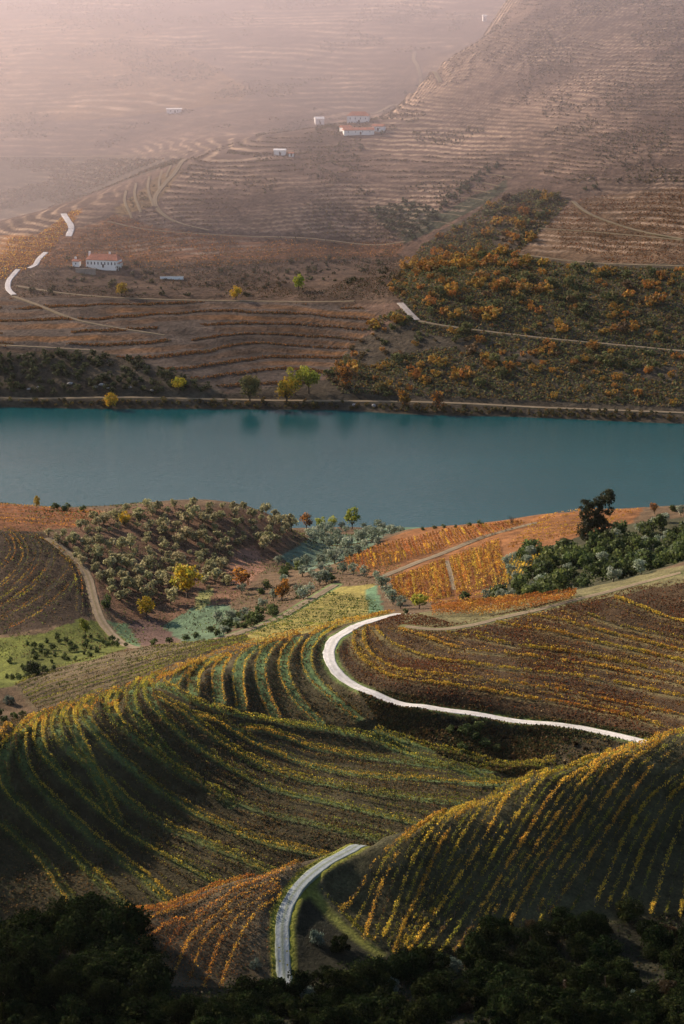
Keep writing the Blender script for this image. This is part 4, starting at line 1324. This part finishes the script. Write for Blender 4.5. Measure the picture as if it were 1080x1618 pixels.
# dark bushes on the bank in front
one(darkf, (535,1500), 0.95, 'black-green bush right of the lower road beside a pale bush', k=0)
one(greyb, (500,1490), 0.85, 'pale grey-leaved bush right of the lower road')
one(greyb, (404,1530), 0.6, 'small grey-green bush left of the lower road')
one(darkf, (510,1545), 0.7, 'dark bush at the end of the lower road', k=2)
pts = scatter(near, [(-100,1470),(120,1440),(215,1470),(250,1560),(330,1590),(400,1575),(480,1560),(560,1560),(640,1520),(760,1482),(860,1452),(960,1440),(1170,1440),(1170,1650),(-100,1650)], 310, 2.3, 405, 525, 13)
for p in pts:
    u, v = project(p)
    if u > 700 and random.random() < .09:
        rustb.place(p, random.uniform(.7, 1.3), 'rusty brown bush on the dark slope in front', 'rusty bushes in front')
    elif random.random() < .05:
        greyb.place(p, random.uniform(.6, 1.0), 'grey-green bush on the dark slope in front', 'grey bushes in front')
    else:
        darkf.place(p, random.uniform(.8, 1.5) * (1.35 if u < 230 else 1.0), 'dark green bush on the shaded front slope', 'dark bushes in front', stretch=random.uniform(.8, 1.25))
one(green, (925,1540), 0.7, 'lighter green bush behind two leaning posts', k=1)
# a stand of tall dark trees at the lower left corner
bigd = Kind([tree_proto('evergreen_tree', 'tree', (4.2,4.2,5.2), 2.5, [(0.010,0.015,0.006),(0.015,0.021,0.008),(0.008,0.012,0.005)], 30, 5200, 0.42, 380 + i, material=M_dark_leaf) for i in range(2)])
for i, (uv, s) in enumerate([((20,1640),1.25),((95,1640),1.05),((165,1600),0.85),((-90,1560),1.2),((60,1560),1.0),((215,1640),.75)]):
    p = at_y(uv[0], min(uv[1], 1600), 436 if uv[1] > 1590 else 450)
    p[2] = near.z(p[0], p[1])
    bigd.place(p, s, f'{ordinal(i+1)} tall dark evergreen in the shaded lower left corner', 'tall evergreens at the lower left')
def fence_post(uv, lean, label, L=3.4):
    p = near.cast([uv])[0]
    Vp, a = [], .11
    for z, k, s in ((-.4, 0, 1.0), (L * .5, .5, .95), (L, 1, .8), (L + .12, 1.02, .3)):
        for dx, dy in ((-a,-a),(a,-a),(a,a),(-a,a)):
            Vp.append((dx * s + lean * k, dy * s, z))
    Fp = [(0,3,2,1)] + [(4*i+j, 4*i+(j+1)%4, 4*i+4+(j+1)%4, 4*i+4+j) for i in range(3) for j in range(4)] + [(12,13,14,15)]
    obj('wooden_post', mesh_from('wooden_post', Vp, Fp, M_post), None, p, label=label, category='post', group='leaning posts in front')
fence_post((906,1551), .45, 'left one of two leaning wooden posts among the front bushes')
fence_post((957,1566), -.25, 'right one of two leaning wooden posts among the front bushes')
fence_post((843,1238), .02, 'tall single stake on the crest of the front hillside', 3.2)

# ------------------------------------------------------------------ far bank woods
f_org = Kind([bush_proto('autumn_shrub', 'shrub', (2.6,2.6,2.2), [(0.36,0.17,0.035),(0.28,0.13,0.03),(0.27,0.17,0.045),(0.40,0.24,0.045)], 8, 150, 0.85, 500 + i) for i in range(4)])
f_grn = Kind([bush_proto('shrub', 'shrub', (2.6,2.6,2.0), [(0.10,0.12,0.045),(0.135,0.145,0.055),(0.075,0.085,0.036),(0.14,0.12,0.045)], 9, 170, 0.85, 510 + i) for i in range(4)])
f_brn = Kind([bush_proto('shrub', 'shrub', (2.4,2.4,1.6), BRN, 8, 130, 0.85, 520 + i) for i in range(3)])
wood = [(640,485),(612,455),(640,425),(665,388),(720,360),(765,325),(840,298),(900,318),(860,362),(815,402),(900,420),(1170,428),(1170,648),(800,632),(540,622),(515,600),(560,540),(600,500)]
P1 = scatter(far, wood, 760, 4.2, 1490, 1900, 21)
no = ng = nb = 0
kdr, _ = kd_of([q['P'] for q in ROADS if q['sheet'] is far])
for p in P1:
    if kdr.find((p[0], p[1], 0))[2] < 4.5:
        continue
    u, v = project(p)
    dens_o = 0.50 + 0.5 * float(fbm(np.array([p[0]]), np.array([p[1]]), 61, 2, 0.018)[0]) - 0.25 * (u > 900)
    q = random.random()
    s = random.choice([.6, .8, 1.0, 1.2, 1.5, 2.1]) * random.uniform(.9, 1.15) * (1.0 if v < 600 else .8)
    if q < dens_o and no < 290:
        no += 1
        f_org.place(p, s * 1.05, 'orange shrub in the far bank wood', 'orange shrubs on the far bank')
    elif q < .85 and ng < 200:
        ng += 1
        f_grn.place(p, s, 'dull green shrub in the far bank wood', 'green shrubs on the far bank')
    elif nb < 95:
        nb += 1
        f_brn.place(p, s, 'brown shrub in the far bank wood', 'brown shrubs on the far bank')
f_low = Kind([bush_proto('riverside_shrub', 'shrub', (2.6,2.6,2.0), [(0.045,0.055,0.026),(0.06,0.068,0.03)], 8, 150, 0.85, 530 + i) for i in range(3)])
for p in scatter(far, [(-90,562),(150,558),(230,575),(290,592),(345,622),(250,626),(-90,624)], 130, 4.2, 1520, 1620, 22):
    f_low.place(p, random.uniform(.9, 1.6), 'dark green shrub on the left far bank', 'shrubs on the left far bank')
f_dot = Kind([bush_proto('field_shrub', 'shrub', (2.2,2.2,1.7), [(0.06,0.065,0.03),(0.085,0.08,0.035),(0.075,0.055,0.03)], 7, 90, 0.85, 540 + i) for i in range(3)])
n = 0
for p in scatter(far, [(0,440),(200,432),(640,400),(640,470),(560,470),(330,468),(60,468)], 260, 4.0, 1680, 1830, 23):
    if fbm(p[:1], p[1:2], 77, 2, .03)[0] < -.12:
        continue
    if kdr.find((p[0], p[1], 0))[2] > 4 and not inside([(105,395),(215,395),(215,432),(105,432)], project(p)[None])[0]:
        f_dot.place(p, random.choice([.35, .5, .7, .9, 1.4]), 'small shrub on the slope right of farmhouse', 'shrubs by the farmhouse')
f_gul = Kind([bush_proto('gully_shrub', 'shrub', (2.8,2.8,2.2), [(0.05,0.065,0.035),(0.07,0.085,0.045)], 8, 120, 0.9, 550 + i) for i in range(3)])
for p in scatter(far, [(582,335),(640,318),(686,332),(770,262),(785,266),(694,335),(676,362),(650,382),(610,362)], 90, 5.5, 1780, 1960, 24):
    f_gul.place(p, random.uniform(.7, 1.3), 'dark green shrub in the far gully', 'gully shrubs on the far side')
f_riv = Kind([bush_proto('waterside_shrub', 'shrub', (2.4,2.4,1.8), [(0.06,0.07,0.03),(0.10,0.085,0.035),(0.17,0.11,0.03)], 8, 130, 0.8, 560 + i) for i in range(3)])
for p in scatter(far, [(-90,632),(270,634),(540,636),(800,646),(1170,657),(1170,668),(800,657),(540,646),(270,644),(-90,642)], 190, 3.0, 1465, 1530, 25):
    f_riv.place(p, random.uniform(.4, 1.15), 'low shrub between river road and water', 'shrubs at the waterline')
waterside = Kind([tree_proto('riverside_tree', 'tree', (8.0,8.0,8.6), 2.6, [(0.085,0.092,0.035),(0.12,0.12,0.045),(0.06,0.068,0.03),(0.15,0.12,0.04)], 26, 2600, 1.0, 580)])
one(waterside, (395,636), 1.0, 'big olive-green tree beside the far river road', far, k=0)
one(yellow, (452,637), 2.5, 'yellow tree at the far waterline, left of its green neighbour', far, k=1)
one(ygreen, (466,624), 2.5, 'bright green tree behind the yellow waterside tree', far, k=1)
one(ygreen, (488,622), 2.5, 'rounded lime-yellow tree beside the far river road', far, k=2)
one(yellow, (283,620), 1.5, 'small yellow tree on the left far bank', far, k=0)
one(yellow, (176,646), 1.6, 'orange-yellow shrub hanging over the water at the left', far, k=2)
one(rust, (545,612), 2.4, 'orange tree at the left edge of the far wood', far, k=0)
one(rust, (640,646), 1.9, 'orange shrub at the far waterline', far, k=1)
one(rust, (690,649), 1.9, 'golden shrub at the far waterline right of the orange one', far, k=2)
one(ygreen, (472,460), 1.7, 'yellow-green tree on the slope right of the farmhouse', far, k=1)
one(yellow, (372,474), 1.5, 'small yellow tree by the upper far track', far, k=1)
one(yellow, (192,468), 1.5, 'small orange-yellow tree below the farmhouse', far, k=2)
for i, uv in enumerate([(785,262),(815,318),(940,298),(925,300),(570,235),(640,148),(660,138)]):
    one(f_gul, uv, (1.1,1.5,1.2,.9,1.2,1.0,1.0)[i], f'{ordinal(i+1)} lone dark tree on the misty far slope', far, group='lone trees on the far slope')

# thousands of low vines and dots on the far terraces, too small to tell apart
def far_stuff(n, poly, y0, y1, pal, size, seed, line=True, thr=0.0):
    r = np.random.default_rng(seed)
    x1 = 0.172 * y1 + 20
    out, have = [], 0
    for _ in range(60):
        x = r.uniform(-x1, x1, 80000)
        y = r.uniform(y0, y1, 80000)
        z = far.z(x, y)
        m = inside(poly, project(np.stack([x, y, z], -1)))
        if line:
            s_ = np.where(y > 2300, 3.8, 2.7) if not line == 'low' else 4.4
            zz = far_tps_z(x, y)
            p_ = (zz / s_) % 1.0
            m &= (np.abs(p_ - 0.30) < 0.10)
        m &= fbm(x, y, seed, 3, 0.02) > thr
        out.append(np.stack([x, y, z], -1)[m])
        have += m.sum()
        if have > n:
            break
    P = np.vstack(out)[:n]
    keep_ = np.array([kdr.find((p[0], p[1], 0))[2] for p in P]) > 3.0
    P = P[keep_]
    n = len(P)
    P[:, 2] += r.uniform(.1, .9, n)
    V, F = quads(P, r.uniform(.6, 1.4, n) * size, None, r)
    pal = np.asarray(pal)
    c = pal[r.integers(0, len(pal), n)] * r.uniform(.7, 1.3, (n, 1))
    obj('vines', mesh_from('vines', V, F, M_leaf, np.repeat(c, 4, 0)), kind='stuff')
ztab = zt
def far_tps_z(x, y):
    i = np.clip(np.searchsorted(far.ys, y) - 1, 0, len(far.ys) - 2)
    s = x / far.half(y)
    j = np.clip(np.searchsorted(far.cols, s) - 1, 0, len(far.cols) - 2)
    return ztab[i, j]
far_stuff(26000, [(-90,478),(30,472),(560,482),(600,500),(560,545),(510,600),(380,625),(340,615),(280,590),(160,558),(-90,558)], 1540, 1720, [(0.26,0.12,0.035), RUST, BROWN, BROWN, (0.10,0.08,0.035)], 0.9, 71, line='low', thr=-0.35)
far_stuff(30000, [(640,385),(690,330),(830,290),(1170,290),(1170,-5),(760,-5),(600,180),(500,180),(300,250),(180,330),(250,360),(380,375)], 1800, 2420, [BROWN, (0.07,0.065,0.033), (0.12,0.10,0.05)], 1.1, 72, thr=-0.1)
far_stuff(9000, [(640,385),(690,330),(830,290),(1170,290),(1170,-5),(760,-5),(600,180),(500,180),(300,250),(180,330),(250,360),(380,375)], 1800, 2420, [(0.06,0.06,0.03), (0.08,0.075,0.035), (0.12,0.09,0.04)], 1.9, 82, line=False, thr=0.12)
far_stuff(9000, [(-90,240),(300,240),(480,180),(620,130),(790,-5),(-90,-5)], 2250, 2940, [(0.06,0.06,0.03), (0.15,0.09,0.04)], 2.2, 83, line=False, thr=0.1)
far_stuff(9000, [(0,430),(200,425),(640,395),(640,475),(330,470),(30,470)], 1670, 1850, [BROWN, (0.09,0.085,0.04), (0.15,0.09,0.04), (0.06,0.065,0.03)], 1.0, 84, line=False, thr=-0.2)
far_stuff(9000, [(-90,385),(60,372),(110,335),(130,330),(75,405),(20,440),(-90,450)], 1680, 1860, [ORANGE, RUST, GOLD], 0.9, 73, line=False, thr=-0.5)
far_stuff(9000, [(60,425),(75,405),(180,340),(250,360),(380,375),(640,385),(620,405),(300,425)], 1700, 1880, [RUST, BROWN, (0.09,0.08,0.03), ORANGE], 0.9, 74, line=False, thr=-0.2)
far_stuff(9000, [(815,402),(905,318),(1000,300),(1170,290),(1170,420),(900,415)], 1660, 1880, [RUST, BROWN, (0.26,0.14,0.04)], 0.9, 75, line=False, thr=-0.2)
far_stuff(12000, [(-90,262),(0,250),(300,252),(175,335),(60,372),(-90,385)], 2000, 2480, [(0.06,0.06,0.03), BROWN, (0.09,0.08,0.035)], 1.5, 76, line=False, thr=-0.1)
far_stuff(42000, wood, 1490, 1900, [(0.11,0.125,0.05), (0.08,0.09,0.04), (0.13,0.10,0.045), BROWN, (0.14,0.13,0.05), (0.22,0.12,0.04)], 1.6, 77, line=False, thr=-0.4)

# rocks on the left far bank
rk = np.random.default_rng(9)
for i, uv in enumerate([(160,608),(150,612),(170,613),(60,612),(45,615),(110,606),(240,617),(205,612),(560,640),(590,641)]):
    p = far.cast([uv])[0]
    Vr, Fr = [], []
    import bmesh
    bm = bmesh.new()
    bmesh.ops.create_icosphere(bm, subdivisions=2, radius=1.0)
    for v in bm.verts:
        v.co *= 0.8 + 0.45 * rk.random()
        v.co.z *= 0.7
    me = bpy.data.meshes.new('rock')
    bm.to_mesh(me)
    bm.free()
    me.materials.append(M_rock)
    o = obj('rock', me, None, p, label='pale grey rock on the bare far bank above the river', category='rock', group='rocks on the far bank')
    s = rk.uniform(.8, 1.9)
    o.scale = (s * 1.3, s, s)
    o.rotation_euler = (0, 0, rk.uniform(0, 6))

# ------------------------------------------------------------------ houses on the far slope
def boxm(name, lo, hi, m, parent, loc=None):
    x0, y0, z0 = lo
    x1, y1, z1 = hi
    V = [(x0,y0,z0),(x1,y0,z0),(x1,y1,z0),(x0,y1,z0),(x0,y0,z1),(x1,y0,z1),(x1,y1,z1),(x0,y1,z1)]
    F = [(0,3,2,1),(4,5,6,7),(0,1,5,4),(1,2,6,5),(2,3,7,6),(3,0,4,7)]
    return obj(name, mesh_from(name, V, F, m), parent, loc)
def roofm(L, W, z, h, ov, m, parent, hip=0.0, name='roof'):
    a, b = L / 2 + ov, W / 2 + ov
    V = [(-a,-b,z),(a,-b,z),(a,b,z),(-a,b,z),(-a + hip,0,z + h),(a - hip,0,z + h),(-a,-b,z - .25),(a,-b,z - .25),(a,b,z - .25),(-a,b,z - .25)]
    F = [(0,1,5,4),(2,3,4,5),(1,2,5),(3,0,4),(6,7,1,0),(7,8,2,1),(8,9,3,2),(9,6,0,3),(9,8,7,6)]
    ro = obj(name, mesh_from(name, V, F, m), parent)
    # rows of tiles as raised ribs
    n = max(4, int(L / 1.6))
    Vs, Fs = [], []
    for i in range(n):
        x = -a + hip * .9 + (2 * a - 1.8 * hip) * (i + .5) / n
        for s_ in (-1, 1):
            q = len(Vs)
            Vs += [(x - .12, s_ * b, z + .02), (x + .12, s_ * b, z + .02), (x + .12, 0, z + h + .08), (x - .12, 0, z + h + .08), (x, s_ * b, z + .2), (x, 0, z + h + .24)]
            Fs += [(q, q + 4, q + 5, q + 3), (q + 1, q + 2, q + 5, q + 4)]
    obj('tile_ribs', mesh_from('tile_ribs', Vs, Fs, m), ro, kind='stuff')
    return ro
def house(name, uv, L, W, H, rh, rz, label, wins=0, ws=1.0, hip=0.0, roof_mat=None, chimneys=(), door=True, side_wins=0, sheet=far, wall_mat=None, base=2.0, group=None):
    p = sheet.cast([uv])[0]
    root = bpy.data.objects.new(name, None)
    COL.objects.link(root)
    root.location = [float(c) for c in p]
    root.rotation_euler = (0, 0, rz)
    root['label'] = label
    root['category'] = 'house'
    if group:
        root['group'] = group
    wm = wall_mat or M_white
    # body with gables
    a, b = L / 2, W / 2
    if hip:
        boxm('wall', (-a,-b,-base), (a,b,H), wm, root)
    else:
        V = [(-a,-b,-base),(a,-b,-base),(a,b,-base),(-a,b,-base),(-a,-b,H),(a,-b,H),(a,b,H),(-a,b,H),(-a,0,H + rh - .1),(a,0,H + rh - .1)]
        F = [(0,1,5,4),(2,3,7,6),(1,2,6,9,5),(3,0,4,8,7),(0,3,2,1)]
        obj('wall', mesh_from('wall', V, F, wm), root)
    rf = roofm(L, W, H + .1, rh, .45, roof_mat or M_tile, root, hip)
    for cx in chimneys:
        boxm('chimney', (cx * a - .6, .6, H + .3), (cx * a + .6, 1.8, H + rh + 1.6), wm, rf)
    for i in range(wins):
        x = -a + L * (i + .6) / (wins + .2)
        w = boxm('window', (x - .55 * ws, -b - .07, H * .34), (x + .55 * ws, -b + .05, H * .76), M_white, root)
        boxm('pane', (x - .40 * ws, -b - .10, H * (.73 - .36 * ws)), (x + .40 * ws, -b - .06, H * .73), M_glass, w)
    for i in range(side_wins):
        y = -b + W * (i + .8) / (side_wins + .6)
        w = boxm('window', (a - .05, y - .55, H * .30), (a + .07, y + .55, H * .80), M_white, root)
        boxm('pane', (a + .06, y - .42, H * .33), (a + .10, y + .42, H * .77), M_glass, w)
    if door:
        boxm('door', (a * .1 - .7, -b - .12, 0), (a * .1 + .7, -b + .04, 2.4), M_post, root)
    return root
farm = house('farmhouse', (164,421), 24.0, 11.0, 5.4, 3.7, math.radians(-14), 'long white farmhouse with orange tiled roof on the far slope', wins=9, hip=2.6, chimneys=(-.95, .35), door=True, side_wins=3)
for i in range(4):            # pillars of the veranda along the right-hand side
    boxm('pillar', (12.6, -4.6 + i * 2.9, -2.0), (13.0, -4.2 + i * 2.9, 3.2), M_white, farm)
boxm('veranda_roof', (11.6, -5.0, 3.2), (13.6, 5.0, 3.5), M_tile, farm)
annex = house('annex', (121,420), 5.0, 4.5, 3.6, 1.2, math.radians(-14), 'small white annex left of the long farmhouse', wins=1, chimneys=(-.5,), door=False)
tw = near  # (names kept short below)
def wall_thing(uv, L, H, T, rz, m, label, sheet=far, name='retaining_wall'):
    p = sheet.cast([uv])[0]
    root = bpy.data.objects.new(name, None)
    COL.objects.link(root)
    root.location = [float(c) for c in p]
    root.rotation_euler = (0, 0, rz)
    root['label'] = label
    root['category'] = 'wall'
    boxm('wall', (-L/2, -T/2, -1.0), (L/2, T/2, H), m, root)
    boxm('coping', (-L/2 - .1, -T/2 - .12, H), (L/2 + .1, T/2 + .12, H + .22), M_stone, root)
    n = int(L / 4)
    for i in range(n):
        x = -L/2 + L * (i + .5) / n
        boxm('buttress', (x - .3, -T/2 - .35, -1.0), (x + .3, -T/2 + .05, H * .8), m, root)
    return root
wall_thing((135,432), 15, 3.4, .8, math.radians(-10), M_stone, 'brown stone retaining wall below the annex of the farmhouse')
wall_thing((271,441), 17, 2.0, .7, math.radians(3), M_white, 'long low white wall right of the farmhouse')
house('manor_house', (566,193), 19, 11, 6.0, 3.2, math.radians(-6), 'large pink-roofed house at the top of the misty farm cluster', wins=4, ws=.7, hip=4.0, side_wins=2)
house('long_barn', (566,212), 26, 8, 3.8, 1.8, math.radians(8), 'long low building in front of the pink-roofed house', wins=4, ws=.7, side_wins=1)
house('garden_wing', (546,207), 9, 6, 3.4, 1.4, math.radians(30), 'short wing turned towards the valley, left of the long low building', wins=1)
house('end_house', (598,206), 10, 7, 3.8, 1.6, math.radians(-20), 'small pink-roofed house at the right end of the misty farm cluster', wins=2, ws=.7)
house('white_cottage', (504,196), 8.5, 7, 5.0, 2.0, math.radians(10), 'small white cottage left of the misty farm cluster', wins=1, roof_mat=M_white)
house('white_shed', (442,245), 9.5, 6, 4.2, 1.0, math.radians(-6), 'white shed at the top of the terraced ridge', wins=1, roof_mat=M_white)
house('small_shed', (460,247), 4, 3.5, 2.6, .8, math.radians(-6), 'tiny shed right of the white shed on the ridge', wins=1)
house('white_store', (275,178), 15, 6, 3.6, .8, math.radians(4), 'lone white flat store on the misty upper left slope', wins=2, roof_mat=M_white)
house('white_hut', (765,33), 4.0, 4.0, 5.5, 1.0, math.radians(10), 'tiny white hut on the upper right ridge', wins=1, roof_mat=M_white)
for i, uv in enumerate([(548,212),(590,205),(604,213),(520,200),(535,204),(578,186),(500,206),(555,186)]):
    one(f_gul, uv, (.9,1.1,1.2,1.0,.9,.9,.6,.8)[i], f'{ordinal(i+1)} garden tree around the misty farm cluster', far, group='garden trees at the farm cluster')
for i, uv in enumerate([(112,424),(150,430),(185,428),(200,424),(215,418),(108,412)]):
    one(f_dot, uv, 1.2, f'{ordinal(i+1)} garden bush around the long white farmhouse', far, group='garden bushes at the farmhouse')

# ------------------------------------------------------------------ every repeat gets a label of its own: its place along its group
BANDS = {1: [''], 2: ['lower band', 'upper band'], 3: ['lower band', 'middle band', 'upper band'], 4: ['lowest band', 'second lowest band', 'second highest band', 'highest band'], 5: ['lowest band', 'second lowest band', 'middle band', 'second highest band', 'highest band']}
bpy.context.view_layer.update()
by = {}
for o in SC.objects:
    if o.parent is None and 'label' in o and 'category' in o:
        by.setdefault(o['label'], []).append(o)
for lab, os_ in by.items():
    if len(os_) < 2:
        continue
    uv = project(np.array([tuple(o.location) for o in os_]))
    nb_ = min(5, 1 + (len(os_) - 1) // 62)
    order = np.argsort(-uv[:, 1])
    for b, part_ in enumerate(np.array_split(order, nb_)):
        part_ = part_[np.argsort(uv[part_, 0])]
        for i, k in enumerate(part_):
            os_[k]['label'] = f'{lab}, {ordinal(i + 1)} from left' + (f' in {BANDS[nb_][b]}' if nb_ > 1 else '')

for K in [v for v in list(globals().values()) if isinstance(v, Kind)]:
    K.done()
